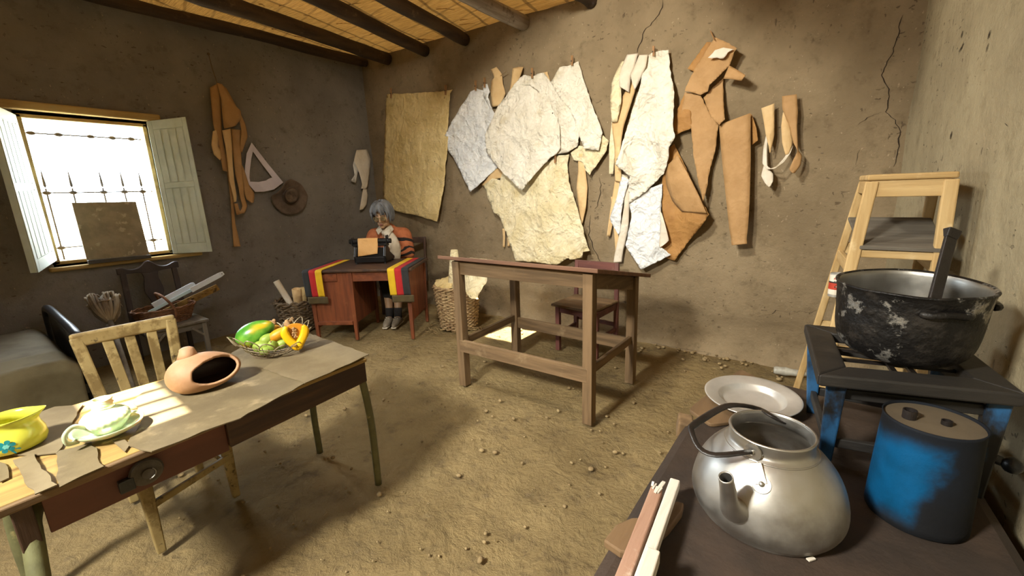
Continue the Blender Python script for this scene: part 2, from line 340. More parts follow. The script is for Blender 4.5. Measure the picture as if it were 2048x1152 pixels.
# ---------------------------------------------------------------- geometry helpers
def frame_z(d, up=V((0, 0, 1))):
    d = d.normalized()
    if abs(d.dot(up)) > .98: up = V((0, 1, 0)) if abs(d.y) < .9 else V((1, 0, 0))
    s = d.cross(up).normalized(); u = s.cross(d).normalized()
    return d, s, u
class MB:
    def __init__(s): s.bm = bmesh.new(); s.mi = 0
    def vf(s, vs, fs):
        b = [s.bm.verts.new(v) for v in vs]; out = []
        for f in fs:
            try: q = s.bm.faces.new([b[i] for i in f]); q.material_index = s.mi; out.append(q)
            except ValueError: pass
        return out
    def hexa(s, p):   # bottom 4 (ccw), top 4
        s.vf(p, [(3, 2, 1, 0), (4, 5, 6, 7), (0, 1, 5, 4), (1, 2, 6, 5), (2, 3, 7, 6), (3, 0, 4, 7)]); return s
    def box(s, c, d, R=None):
        c = V(c); x, y, z = d[0]/2, d[1]/2, d[2]/2
        p = [V(q) for q in ((-x, -y, -z), (x, -y, -z), (x, y, -z), (-x, y, -z), (-x, -y, z), (x, -y, z), (x, y, z), (-x, y, z))]
        if R: p = [R @ q for q in p]
        return s.hexa([q+c for q in p])
    def beam(s, p0, p1, w, t, up=(0, 0, 1), w1=None, t1=None):
        p0, p1 = V(p0), V(p1); d, sd, u = frame_z(p1-p0, V(up)); w1 = w if w1 is None else w1; t1 = t if t1 is None else t1
        q = []
        for p, a, b in ((p0, w/2, t/2), (p1, w1/2, t1/2)): q.append([p-sd*a-u*b, p+sd*a-u*b, p+sd*a+u*b, p-sd*a+u*b])
        return s.hexa(q[0]+q[1])
    def tube(s, pts, rad, n=8, closed=False, cap=True, flat=1.0):
        pts = [V(p) for p in pts]; m = len(pts)
        if not hasattr(rad, '__len__'): rad = [rad]*m
        rings = []; u = None
        for i, p in enumerate(pts):
            if closed: d = pts[(i+1) % m]-pts[i-1]
            else: d = pts[min(i+1, m-1)]-pts[max(i-1, 0)]
            if d.length < 1e-9: d = V((0, 0, 1))
            d.normalize()
            if u is None: _, _, u = frame_z(d)
            u = (u-d*u.dot(d)); 
            if u.length < 1e-6: _, _, u = frame_z(d)
            u.normalize(); w = d.cross(u)
            rings.append([s.bm.verts.new(p+(u*math.cos(2*PI*k/n)*flat+w*math.sin(2*PI*k/n))*rad[i]) for k in range(n)])
        for i in range(m if closed else m-1):
            a, b = rings[i], rings[(i+1) % m]
            for k in range(n):
                f = s.bm.faces.new((a[k], a[(k+1) % n], b[(k+1) % n], b[k])); f.material_index = s.mi
        if cap and not closed:
            s.bm.faces.new(rings[0][::-1]).material_index = s.mi; s.bm.faces.new(rings[-1]).material_index = s.mi
        return s
    def lathe(s, prof, n=32, T=None, fn=None):
        T = T or Matrix(); rings = []
        for r, z in prof:
            if r < 1e-6: rings.append([s.bm.verts.new(T @ V((0, 0, z)))])
            else:
                q = []
                for k in range(n):
                    a = 2*PI*k/n; v = V((r*math.cos(a), r*math.sin(a), z))
                    if fn: v = fn(v, a)
                    q.append(s.bm.verts.new(T @ v))
                rings.append(q)
        for a, b in zip(rings, rings[1:]):
            for k in range(n):
                j = (k+1) % n
                if len(a) == 1 and len(b) == 1: continue
                if len(a) == 1: f = s.bm.faces.new((a[0], b[j], b[k]))
                elif len(b) == 1: f = s.bm.faces.new((a[k], a[j], b[0]))
                else: f = s.bm.faces.new((a[k], a[j], b[j], b[k]))
                f.material_index = s.mi
        return s
    def ball(s, c, r, R=None, n=16, m=10, fn=None):
        c = V(c); r = (r, r, r) if not hasattr(r, '__len__') else r
        T = Matrix.Translation(c) @ (R.to_4x4() if R else Matrix())
        def f(v, a=0):
            q = V((v.x*r[0], v.y*r[1], v.z*r[2])); return fn(q) if fn else q
        prof = [(math.sin(PI*i/m), -math.cos(PI*i/m)) for i in range(m+1)]
        rings = []
        for rr, z in prof:
            if rr < 1e-6: rings.append([s.bm.verts.new(T @ f(V((0, 0, z))))])
            else: rings.append([s.bm.verts.new(T @ f(V((rr*math.cos(2*PI*k/n), rr*math.sin(2*PI*k/n), z)))) for k in range(n)])
        for a, b in zip(rings, rings[1:]):
            for k in range(n):
                j = (k+1) % n
                if len(a) == 1: q = (a[0], b[j], b[k])
                elif len(b) == 1: q = (a[k], a[j], b[0])
                else: q = (a[k], a[j], b[j], b[k])
                s.bm.faces.new(q).material_index = s.mi
        return s
    def grid(s, f, nu, nv, skip=None):
        g = [[s.bm.verts.new(f(i/nu, j/nv)) for j in range(nv+1)] for i in range(nu+1)]
        for i in range(nu):
            for j in range(nv):
                if skip and skip((i+.5)/nu, (j+.5)/nv): continue
                q = s.bm.faces.new((g[i][j], g[i+1][j], g[i+1][j+1], g[i][j+1])); q.material_index = s.mi
        return s

def worldloc(o):
    p = V((0, 0, 0))
    while o: p = p + o.location; o = o.parent
    return p
def build(name, mb, mat, parent=None, smooth=False, bevel=0, sub=0, solid=0, remesh=0, bseg=2, autosm=None, soff=0):
    bm = mb.bm if isinstance(mb, MB) else mb
    bmesh.ops.recalc_face_normals(bm, faces=bm.faces)
    if parent: off = worldloc(parent); loc = V((0, 0, 0))
    else:
        xs = [v.co for v in bm.verts]; lo = V([min(v[i] for v in xs) for i in range(3)]); hi = V([max(v[i] for v in xs) for i in range(3)])
        off = V(((lo.x+hi.x)/2, (lo.y+hi.y)/2, lo.z)); loc = off
    bmesh.ops.translate(bm, verts=bm.verts, vec=-off)
    me = bpy.data.meshes.new(name); bm.to_mesh(me); bm.free()
    for m_ in (mat if isinstance(mat, (list, tuple)) else [mat]): me.materials.append(m_)
    if smooth: me.polygons.foreach_set('use_smooth', [True]*len(me.polygons))
    o = bpy.data.objects.new(name, me); COL.objects.link(o); o.location = loc
    if parent: o.parent = parent
    if remesh:
        m_ = o.modifiers.new('remesh', 'REMESH'); m_.mode = 'VOXEL'; m_.voxel_size = remesh; m_.use_smooth_shade = True
        k = o.modifiers.new('smooth', 'SMOOTH'); k.factor = .5; k.iterations = 3
    if solid: m_ = o.modifiers.new('solid', 'SOLIDIFY'); m_.thickness = solid; m_.offset = soff
    if bevel:
        m_ = o.modifiers.new('bevel', 'BEVEL'); m_.width = bevel; m_.segments = bseg; m_.limit_method = 'ANGLE'; m_.angle_limit = .6
    if sub: m_ = o.modifiers.new('sub', 'SUBSURF'); m_.levels = sub; m_.render_levels = sub
    return o
def tag(o, label, cat, group=None, kind=None):
    o['label'] = label; o['category'] = cat
    if group: o['group'] = group
    if kind: o['kind'] = kind
    return o
def thing(name, label, cat, loc, group=None):
    o = bpy.data.objects.new(name, None); COL.objects.link(o); o.location = V(loc); o.empty_display_size = .05
    return tag(o, label, cat, group)
def struct(o): o['kind'] = 'structure'; return o
def lab(o, label): o['label'] = label; return o
def Rz(a): return Matrix.Rotation(a, 3, 'Z')
def TR(p, R=None): return Matrix.Translation(V(p)) @ (R.to_4x4() if R else Matrix())
def catmull(P, n):
    out = []; P = [list(p) for p in P]; m = len(P)
    for i in range(m-1):
        a, b, c, d = P[max(i-1, 0)], P[i], P[i+1], P[min(i+2, m-1)]
        for k in range(n):
            t = k/n
            out.append([.5*((2*b[j])+(-a[j]+c[j])*t+(2*a[j]-5*b[j]+4*c[j]-d[j])*t*t+(-a[j]+3*b[j]-3*c[j]+d[j])*t**3) for j in range(len(b))])
    out.append(P[-1]); return [V(q) for q in out] if len(P[0]) == 3 else out
def nz(x, y=0, z=0): return noise.noise(V((x, y, z)))
def fbm(p, o=3):
    s = 0; a = 1
    for i in range(o): s += a*noise.noise(p); p = p*2.03; a *= .5
    return s

# ---------------------------------------------------------------- setting
YB, XL = 3.52, -4.80
def xr(y): return .32 + .07*(3.52-y)
def wob(p, amp): return fbm(p*1.3, 3)*amp
def lines(a, b, step, extra=()):
    n = max(1, round((b-a)/step)); q = [a+(b-a)*i/n for i in range(n+1)]
    for e in extra:
        i = min(range(len(q)), key=lambda k: abs(q[k]-e)); q[i] = e
    return q
def wallgrid(us, vs, f, skip=lambda u, v: False):
    mb = MB(); g = [[mb.bm.verts.new(f(u, v)) for v in vs] for u in us]
    for i in range(len(us)-1):
        for j in range(len(vs)-1):
            if skip((us[i]+us[i+1])/2, (vs[j]+vs[j+1])/2): continue
            mb.bm.faces.new((g[i][j], g[i+1][j], g[i+1][j+1], g[i][j+1]))
    return mb
# floor
def fz(x, y): return min(0, -.006 + .010*fbm(V((x*2.2, y*2.2, 3)), 3)) - .004
mb = wallgrid(lines(-5.0, .75, .03), lines(-1.9, 3.7, .03), lambda x, y: V((x, y, fz(x, y)+.012*max(0, fbm(V((x*7, y*7, 5)), 3))-.007)))
struct(build('floor', mb, M['floor'], smooth=True))
# back wall with its eroded foot
def fb(x, z):
    d = wob(V((x, 0, z)), .013)
    edge = .30 + .09*nz(x*1.7, 2) + .04*nz(x*6, 4)
    if z < edge: d += .018*min(1, (edge-z)/.03) + .012*nz(x*7, z*12)
    if z < .10: d -= .05*(1-z/.10)**1.5
    return V((x, YB + d, z))
struct(build('wall_back', wallgrid(lines(-4.95, .5, .04), lines(-.03, 3.05, .04), fb), M['wall'], smooth=True))
# left wall with the window opening
W0, W1, WZ0, WZ1 = .52, 1.262, .868, 1.975
mb = wallgrid(lines(-1.9, 3.62, .05, (W0, W1)), lines(-.03, 3.05, .05, (WZ0, WZ1)),
              lambda y, z: V((XL + wob(V((7, y, z)), .012)*(0 if (W0-.12 < y < W1+.12 and WZ0-.12 < z < WZ1+.12) else 1), y, z)),
              lambda y, z: W0 < y < W1 and WZ0 < z < WZ1)
# reveal of the thick wall
def rv(a, b): mb.vf([V((XL, *a)), V((XL, *b)), V((XL-.16, *b)), V((XL-.16, *a))], [(0, 1, 2, 3)])
rv((W0, WZ0), (W1, WZ0)); rv((W1, WZ0), (W1, WZ1)); rv((W1, WZ1), (W0, WZ1)); rv((W0, WZ1), (W0, WZ0))
for a, b, c, d in ((-1.9, W0, -.03, 3.05), (W1, 3.62, -.03, 3.05), (W0, W1, -.03, WZ0), (W0, W1, WZ1, 3.05)):
    mb.vf([V((XL-.16, a, c)), V((XL-.16, b, c)), V((XL-.16, b, d)), V((XL-.16, a, d))], [(0, 1, 2, 3)])
struct(build('wall_left', mb, M['wallL'], smooth=False))
mb = wallgrid(lines(-1.9, 3.62, .05), lines(-.03, 3.05, .05), lambda y, z: V((xr(y) + wob(V((3, y, z)), .012), y, z)))
struct(build('wall_right', mb, M['wallR'], smooth=True))
mb = wallgrid(lines(-4.95, .8, .2), lines(-.03, 3.05, .2), lambda x, z: V((x, -1.85, z)))
struct(build('wall_front', mb, M['wallR']))
# roof of reed mat, two sun gaps
def mz(x, y): return 2.945 - .036*(x+4.48) + .012*math.sin(x*7.4+1.3)*(.6+.4*math.sin(y*1.3)) - .022 + .006*nz(x*5, y*5)
HD = (-2.17, -1.82, 1.285, 1.635); HC = (-1.79, -1.36, -1.06, -.85)
ex = [HD[0], HD[1], HC[0], HC[1]]; ey = [HD[2], HD[3], HC[2], HC[3]]
def inh(x, y): return any(h[0] < x < h[1] and h[2] < y < h[3] for h in (HD, HC))
mb = wallgrid(lines(-4.95, .8, .055, ex), lines(-1.95, 3.66, .055, ey), lambda x, y: V((x, y, mz(x, y))), inh)
ceil = struct(build('ceiling', mb, M['reed'], smooth=True))
mb = MB()
for i in range(3): mb.beam((HC[0]+.10+.115*i, HC[2]-.06, mz(-1.57, -.9)-.012), (HC[0]+.12+.115*i, HC[3]+.06, mz(-1.57, -.9)-.012), .022, .02)
struct(build('added_slats', mb, M['logY']))  # slats added across the unseen gap to stripe the sun patch
mb = MB().box((-1.30, 1.10, 2.79), (.5, .5, .02)).box((-1.35, -1.44, 2.79), (.6, .5, .02))  # opaque sheets added above the two area lights; the mat has no opening here
struct(build('added_sheets', mb, M['whitesheet']))
# unseen boards added above the frame to shade the upper back wall
mb = MB().hexa([V((-2.10, 1.89, 2.487)), V((-.95, 1.89, 2.98)), V((-.95, 1.91, 2.98)), V((-2.10, 1.91, 2.487)), V((-2.10, 1.89, 2.99)), V((-.95, 1.89, 2.99)), V((-.95, 1.91, 2.99)), V((-2.10, 1.91, 2.99))])
mb.hexa([V((-1.12, 1.89, 2.64)), V((-.70, 1.89, 2.33)), V((-.70, 1.91, 2.33)), V((-1.12, 1.91, 2.64)), V((-1.12, 1.89, 2.99)), V((-.70, 1.89, 2.99)), V((-.70, 1.91, 2.99)), V((-1.12, 1.91, 2.99))])
struct(build('shade_boards', mb, M['logX']))

# loose reeds hanging from the mat
random.seed(11); mb = MB()
for i in range(150):
    x = random.uniform(-4.6, -1.2); y = random.uniform(.6, 3.4); a = .18+random.uniform(-.25, .25); L_ = random.uniform(.06, .22); z = mz(x, y)-.004
    if inh(x, y): continue
    dx, dy = math.cos(a)*L_, math.sin(a)*L_; dz = -random.uniform(.004, .03)
    mb.tube([V((x, y, z)), V((x+dx*.5, y+dy*.5, z+dz*.25)), V((x+dx, y+dy, z+dz))], [.003, .0026, .0015], 5)
o_ = build('loose_reeds', mb, M['reed'], ceil); o_['kind'] = 'structure'
# logs under the mat: wall end (pixel on the back wall), near end
LG = [((757, 122), V((-4.66, -.5, 2.86)), .052, 'thin dark roof log running along the top of the left wall', 'logY', (725, 128)),
      ((775, 118), V((-3.60, -.4, 2.79)), .066, 'dark roof log with a bare pale scar, second from the left wall', 'logY', None),
      ((850, 102), V((-2.75, -.4, 2.78)), .058, 'dark roof log over the kraft paper, third from the left wall', 'logY', None),
      ((930, 80), V((-2.53, .2, 2.76)), .056, 'dark roof log, nearest on the left of the pale-barked log', 'logY', None),
      ((1048, 46), V((-2.37, -.5, 2.75)), .062, 'pale-barked roof log whose end shows over the white papers', 'logpale', None),
      ((1182, 4), V((-1.80, 1.95, 2.78)), .05, 'stubby dark log end at the top edge of the back wall', 'logY', None)]
for k, (e, nr, r, l, m_, w) in enumerate(LG):
    E0 = ony(e[0], e[1], 3.5)
    if k == 0: E0 = V((-4.68, 3.48, 2.88))
    d = (E0-nr); n = 22; pts = []; rr = []
    for i in range(n+1):
        t = i/n; p = nr + d*t
        pts.append(p+V((.05*nz(t*3, k*3), 0, .022*nz(t*4, k*3+9)))); rr.append(r*(1+.28*nz(t*9, k*5)))
    o = tag(build('roof_log', MB().tube(pts, rr, 12), M[m_], smooth=True), l, 'log', 'roof logs')
    if k == 1:
        b = MB(); p = ony(640, 98, 1.0)
        q = pts[10]; b.ball(q+V((-.0, 0, -.066)), (.018, .16, .012)); 

# cracks in the plaster: narrow strips laid on the walls, the gaps' shade put into their colour
def crack(plane, pts, w=3.0, parent=None, jit=3):
    P = []
    for (a, b) in zip(pts, pts[1:]):
        n = max(2, int(math.hypot(b[0]-a[0], b[1]-a[1])/7))
        for i in range(n): P.append((a[0]+(b[0]-a[0])*i/n + random.uniform(-jit, jit)*.7, a[1]+(b[1]-a[1])*i/n))
    P.append(pts[-1]); mb = MB(); q = []
    for i, (x, y) in enumerate(P):
        ww = w*(.35+.65*abs(nz(i*.35, pts[0][0])))*min(1, .3+i*.3, .3+(len(P)-1-i)*.3)
        f = plane
        def on(xx, yy):
            if f == 'b': p = ony(xx, yy, YB); p = fb(p.x, p.z); return p - V((0, .0025, 0))
            p = onx(xx, yy, .36)
            for _ in range(4): p = onx(xx, yy, xr(p.y))
            return V((xr(p.y)+wob(V((3, p.y, p.z)), .012)-.003, p.y, p.z))
        q.append((on(x-ww/2, y), on(x+ww/2, y)))
    for (a, b), (c, d) in zip(q, q[1:]): mb.vf([a, b, d, c], [(0, 1, 2, 3)])
    return struct(build('crack', mb, M['crack'], parent=parent))
wb = bpy.data.objects['wall_back']; wrt = bpy.data.objects['wall_right']
crack('b', [(1327, 0), (1320, 30), (1290, 62), (1275, 105)], 4, wb)
crack('b', [(1199, 355), (1204, 385), (1195, 412), (1190, 418)], 3, wb)
crack('b', [(1183, 430), (1178, 470), (1190, 505), (1205, 530)], 3, wb)
crack('b', [(1804, 30), (1796, 70), (1783, 110), (1762, 150), (1779, 178), (1775, 208), (1772, 224), (1790, 240), (1799, 262), (1797, 300), (1787, 333)], 4.5, wb)
crack('b', [(1762, 224), (1735, 235), (1716, 250)], 3, wb)
crack('b', [(1718, 300), (1711, 330)], 2.5, wb)
crack('b', [(1690, 470), (1683, 488), (1690, 505), (1678, 519)], 3, wb)
crack('b', [(1583, 628), (1600, 622), (1622, 626), (1640, 615)], 3, wb)
crack('b', [(1508, 634), (1545, 628), (1552, 620), (1573, 624), (1592, 622)], 3, wb)
crack('b', [(1580, 310), (1600, 318), (1615, 330)], 2.5, wb)
crack('b', [(1305, 682), (1340, 690), (1390, 698), (1430, 704)], 3, wb, 1)
for q in [((1924, 62), (1921, 76)), ((1926, 85), (1922, 100)), ((1927, 88), (1918, 104)), ((1982, 60), (1976, 78)), ((1978, 86), (1972, 104)), ((1905, 262), (1902, 278)), ((2008, 246), (2014, 252)), ((1894, 430), (1888, 450))]: crack('r', [q[0], q[1]], 6, wrt, 1)

# outside: sunlit ground and low far wall seen through the window
mb = MB().box((-30, 0, -.10), (50, 80, .1))
struct(build('ground', mb, M['outer']))

# window
PX = XL - .075
w = struct(bpy.data.objects.new('window_1', None)); COL.objects.link(w); w.location = (XL, (W0+W1)/2, WZ0)
w['label'] = 'open barred window in the left wall with a pale sky beyond'
mb = MB()
mb.beam((PX, W0+.0, WZ0), (PX, W0, WZ1), .15, .05, (0, 1, 0)).beam((PX, W1, WZ0), (PX, W1, WZ1), .15, .05, (0, 1, 0))
mb.beam((PX, W0-.02, WZ1), (PX, W1+.02, WZ1), .15, .05).beam((PX, W0-.02, WZ0), (PX, W1+.02, WZ0), .15, .05)
struct(build('window_frame', mb, M['frame'], w, bevel=.004))
mb = MB(); mb.beam((XL+.01, W0-.09, WZ1+.055), (XL+.01, W1+.10, WZ1+.05), .09, .06); struct(build('lintel', mb, M['frame'], w, bevel=.012))
mb = MB(); mb.beam((XL+.005, W0-.05, WZ0-.035), (XL+.005, W1+.22, WZ0-.035), .07, .035); struct(build('sill', mb, M['frame'], w, bevel=.012))
# iron grille
g = thing('window_grille', 'rusty iron grille with upright spiked bars in the open window', 'grille', (XL-.12, .89, WZ0))
gx = XL - .125
ptsb = [(86, 345, 125, 516), (130, 330, 182, 516), (178, 320, 225, 400), (224, 316, 262, 400), (272, 330, 312, 498)]
for (x0, y0, x1, y1) in ptsb:
    a, b = onx(x0, y0, gx), onx(x1, y1, gx); y = (a.y+b.y)/2
    mb = MB().tube([V((gx, y, WZ0)), V((gx, y, 1.45))], .006, 8); mb.lathe([(.0, 1.45), (.010, 1.47), (.009, 1.50), (.0, 1.62)], 8, TR((gx, y, 0)))
    build('bar', mb, M['iron'], g)
for zz, yy0, yy1 in ((onx(160, 385, gx).z, W0, W1), (onx(120, 496, gx).z, W0, W1), (onx(160, 272, gx).z, W0, W1)):
    b = MB().beam((gx, yy0, zz), (gx, yy1, zz), .007, .010)
    cb = build('crossbar', b, M['iron'], g)
    for (x0, y0, x1, y1) in ptsb:
        yk = (onx(x0, y0, gx).y+onx(x1, y1, gx).y)/2; build('knot', MB().ball((gx, yk, zz), (.012, .026, .016), None, 8, 6), M['iron'], cb)
tag(build('post', MB().tube([V((-5.5, .80, -.05)), V((-5.5, .80, 1.31))], .03, 10), M['bluething']), 'thin faded blue post standing outside behind the window bars', 'post')
# shutters
def shutter(h0, h1, o0, o1, thick, label):
    """hinge top/bottom, outer top/bottom"""
    h0, h1, o0, o1 = map(V, (h0, h1, o0, o1)); t = thing('window_shutter', label, 'shutter', (h1+o1)/2, 'window shutters')
    u = o1-h1; n = u.cross(V((0, 0, 1))).normalized()
    if n.dot(CAM-h1) < 0: n = -n
    def P(a, b, dpt): 
        return (h1*(1-a)+o1*a)*(1-b)+(h0*(1-a)+o0*a)*b + n*dpt
    mb = MB(); mb.hexa([P(0, 0, -thick/2), P(1, 0, -thick/2), P(1, 0, thick/4), P(0, 0, thick/4), P(0, 1, -thick/2), P(1, 1, -thick/2), P(1, 1, thick/4), P(0, 1, thick/4)])
    build('panel', mb, M['shutter'], t, bevel=.004)
    for z0, z1 in ((.08, .50), (.55, .93)):      # tongue and groove fields between raised rails
        mb = MB()
        for k in range(4):
            a0, a1 = .13+.19*k, .13+.19*k+.155
            mb.hexa([P(a0, z0, thick/4), P(a1, z0, thick/4), P(a1, z0, thick/4+.006), P(a0, z0, thick/4+.006), P(a0, z1, thick/4), P(a1, z1, thick/4), P(a1, z1, thick/4+.006), P(a0, z1, thick/4+.006)])
        build('slats', mb, M['shutter'], t)
    for (a0, a1, z0, z1) in ((0, .12, 0, 1), (.89, 1, 0, 1), (.12, .89, 0, .075), (.12, .89, .505, .545), (.12, .89, .935, 1)):
        mb = MB().hexa([P(a0, z0, thick/4), P(a1, z0, thick/4), P(a1, z0, thick/4+.006), P(a0, z0, thick/4+.006), P(a0, z1, thick/4), P(a1, z1, thick/4), P(a1, z1, thick/4+.006), P(a0, z1, thick/4+.006)])
        build('rail', mb, M['shutter'], t, bevel=.002)
hb, ht = onx(347, 507, XL+.03), onx(293, 243, XL+.03)
ob, ot = onx(425, 503, XL+.14), onx(371, 234, XL+.14)
shutter(ht, hb, ot, ob, .03, 'pale mint shutter folded back right of the window')
hb, ht = onx(108, 521, XL+.03), onx(24, 229, XL+.03)
ob = onx(70, 546, XL+.33); ot = V((ob.x, ob.y, ht.z+.02))
shutter(ht, hb, ot, ob, .05, 'pale mint shutter at the far left, swung into the room')
# etched board leaning in the window
t = thing('etched_board', 'dull brown etched board leaning in the window opening', 'board', onx(235, 520, XL+.02))
A = [onx(175, 524, XL+.03), onx(300, 512, XL+.03), onx(272, 403, XL-.04), onx(143, 405, XL-.04)]
dn = V((.018, 0, .003))
mb = MB().hexa([A[0]-dn, A[1]-dn, A[1], A[0], A[3]-dn, A[2]-dn, A[2], A[3]]); build('plate', mb, M['slab'], t, bevel=.002)
mb = MB().beam(A[0]+V((.015, 0, .0)), A[1]+V((.015, 0, .0)), .045, .03); lab(build('ledge', mb, M['slabdk'], t, bevel=.003), 'dark ledge along the bottom')
mb = MB()
for k in range(10):
    c = (A[0]*.5+A[1]*.5)*.45+(A[3]*.5+A[2]*.5)*.55 + (A[1]-A[0])*random.uniform(-.3, .3) + (A[3]-A[0])*random.uniform(-.2, .2)
    e1 = (A[1]-A[0]).normalized(); e2 = (A[3]-A[0]).normalized(); r = random.uniform(.02, .05)
    mb.tube([c+dn*.06+e1*r*math.cos(a*.5)+e2*r*.8*math.sin(a*.5) for a in range(random.randint(6, 13))], .0011, 5)
build('etching', mb, M['slab'], t)

# ---------------------------------------------------------------- long table at the left
TZ = .63
FL, FR_, BR_, BL = V((-1.475, -.05, 0)), V((-1.525, .99, 0)), V((-2.02, 1.03, 0)), V((-2.06, -.05, 0))
def tp(a, b, z=0):   # a along the table (0 = left end), b from front edge to back edge
    p = (FL*(1-a)+FR_*a)*(1-b) + (BL*(1-a)+BR_*a)*b; return V((p.x, p.y, z))
t = thing('long_table', 'long low plank table at the left with pipe legs, fruit and lamp on top', 'table', (-1.75, .25, 0))
mb = MB()
q = [(0, 0), (1, 0), (1, 1), (0, 1)]
mb.hexa([tp(a, b, TZ-.015) for a, b in q]+[tp(a, b, TZ) for a, b in q]); build('tabletop', mb, M['plank'], t, bevel=.004)
J = .485
mb = MB().hexa([tp(0.075, .045, TZ-.135), tp(J-.012, .045, TZ-.135), tp(J-.012, .085, TZ-.135), tp(0.075, .085, TZ-.135)]+[tp(0.075, .045, TZ-.014), tp(J-.012, .045, TZ-.014), tp(J-.012, .085, TZ-.014), tp(0.075, .085, TZ-.014)])
dr = lab(build('apron', mb, M['drawer'], t, bevel=.003), 'dark red drawer-front apron')
mb = MB().hexa([tp(J-.012, .015, TZ-.12), tp(.995, .015, TZ-.105), tp(.995, .06, TZ-.105), tp(J-.012, .06, TZ-.12)]+[tp(J-.012, .015, TZ-.014), tp(.995, .015, TZ-.014), tp(.995, .06, TZ-.014), tp(J-.012, .06, TZ-.014)])
lab(build('apron', mb, M['dkwoodY'], t, bevel=.004), 'splintered dark brown apron')
mb = MB().hexa([tp(.97, .06, TZ-.105), tp(.99, .06, TZ-.105), tp(.99, .97, TZ-.105), tp(.97, .97, TZ-.105)]+[tp(.97, .06, TZ-.014), tp(.99, .06, TZ-.014), tp(.99, .97, TZ-.014), tp(.97, .97, TZ-.014)])
build('end_apron', mb, M['dkwoodX'], t)
mb = MB().hexa([tp(0, .94, TZ-.11), tp(.99, .94, TZ-.11), tp(.99, .98, TZ-.11), tp(0, .98, TZ-.11)]+[tp(0, .94, TZ-.014), tp(.99, .94, TZ-.014), tp(.99, .98, TZ-.014), tp(0, .98, TZ-.014)])
build('back_apron', mb, M['dkwoodY'], t)
mb = MB().beam(tp(0, -.015, TZ-.012), tp(J-.005, -.015, TZ-.012), .016, .022); build('edge_moulding', mb, M['palez' if 0 else 'draftY'], t, bevel=.004)
for a, b, foot in ((.985, .05, onz(757, 968, 0)), (.975, .93, onz(640, 905, 0)), (.045, .06, V((-1.44, -.02, 0))), (.05, .93, V((-2.06, -.03, 0)))):
    P = tp(a, b, TZ-.10); inn = tp(a-.05 if a > .5 else a+.03, b if a > .5 else .2+.6*b, TZ-.075)
    mb = MB().tube(catmull([inn, P*.75+inn*.25+V((0, 0, .005)), P+V((0, 0, -.04)), V((foot.x, foot.y, .30)), V((foot.x, foot.y, 0.0))], 5), .0155 if a > .5 else .021, 12)
    build('leg', mb, M['pipe'], t, smooth=True)
mb = MB().hexa([tp(.025, .03, TZ-.15), tp(.06, .03, TZ-.15), tp(.06, .11, TZ-.15), tp(.025, .11, TZ-.15), tp(.025, .03, TZ-.014), tp(.06, .03, TZ-.014), tp(.06, .11, TZ-.014), tp(.025, .11, TZ-.014)])
build('corner_block', mb, M['dkwoodZ'], t, bevel=.003)
# round lock plate and latch on the drawer front
c = onx(297, 948, -1.475); c = V((-1.488, c.y, c.z)); 
T = TR(c+V((-.012, 0, 0)), Matrix.Rotation(PI/2, 3, 'Y'))
lk = build('lock_plate', MB().lathe([(0, .0), (.038, .0), (.040, .006), (.036, .014), (.030, .016), (.014, .016), (.014, .024), (0, .024)], 28, T), M['iron'], t, smooth=False)
build('lock_ring', MB().tube([T @ V((.017*math.cos(a*.3), .017*math.sin(a*.3), .024)) for a in range(9)], .002, 6), M['chrome'], lk)
c2 = onx(255, 972, -1.485); build('latch', MB().box(c2+V((-.008, 0, 0)), (.020, .034, .036)), M['blackmetal'], t, bevel=.003)

# pieces of cloth laid over the planks
def sheet_on(name, label, poly, mat, z0, group=None, step=.035, amp=.0025, parent=None, th=.003):
    bm = bmesh.new(); P = []
    for (a, b) in zip(poly, poly[1:]+poly[:1]):
        n = max(1, int((V(b)-V(a)).length/.03))
        for i in range(n):
            p = V(a)+(V(b)-V(a))*i/n; P.append((p.x+random.uniform(-.004, .004), p.y+random.uniform(-.004, .004)))
    f = bm.faces.new([bm.verts.new((x, y, 0)) for x, y in P])
    tess(bm, step)
    for v in bm.verts: v.co.z = z0 + .0022 + amp*(.5+.5*nz(v.co.x*14, v.co.y*14, z0*50))
    o = build(name, bm, mat, parent, solid=th, soff=1); return o
def tess(bm, step):
    xs = [v.co.x for v in bm.verts]; ys = [v.co.y for v in bm.verts]
    for ax, lo, hi in ((0, min(xs), max(xs)), (1, min(ys), max(ys))):
        k = lo + step*.5
        while k < hi:
            co = [0, 0, 0]; no = [0, 0, 0]; co[ax] = k; no[ax] = 1
            bmesh.ops.bisect_plane(bm, geom=bm.verts[:]+bm.edges[:]+bm.faces[:], plane_co=co, plane_no=no); k += step
    bmesh.ops.triangulate(bm, faces=bm.faces)
def tpx(*pts): return [onz(x, y, TZ+.004).to_2d()[:] for x, y in pts]
GC = 'cloth pieces covering the long table'
def pc(poly, mat, z, label): tag(sheet_on('cover_cloth', label, poly, mat, z), label, 'cloth', GC)
pc(tpx((268, 800), (312, 766), (440, 720), (560, 650), (628, 671), (668, 700), (690, 728), (610, 768), (478, 838), (300, 905), (255, 890), (282, 845)), M['cloth'], TZ, 'large brown cloth under the clay pot and fruit basket')
pc(tpx((528, 740), (600, 690), (628, 672), (738, 712), (690, 735), (612, 770)), M['cloth2'], TZ+.005, 'taupe cloth over the right end of the table beside the fruit basket')
pc(tpx((112, 905), (185, 885), (205, 935), (118, 975)), M['cloth'], TZ, 'square brown cloth patch in front of the glass lamp')
pc(tpx((0, 858), (110, 815), (165, 810), (150, 842), (118, 905), (60, 915), (0, 905)), M['cloth2'], TZ+.0005, 'wide faded cloth under the yellow jug')
pc(tpx((30, 925), (68, 912), (112, 975), (70, 995)), M['cloth2'], TZ+.005, 'narrow faded strip of cloth left of the square patch')
pc(tpx((0, 925), (20, 935), (18, 958), (0, 965)), M['cloth'], TZ, 'small cloth scrap at the picture edge below the yellow jug')
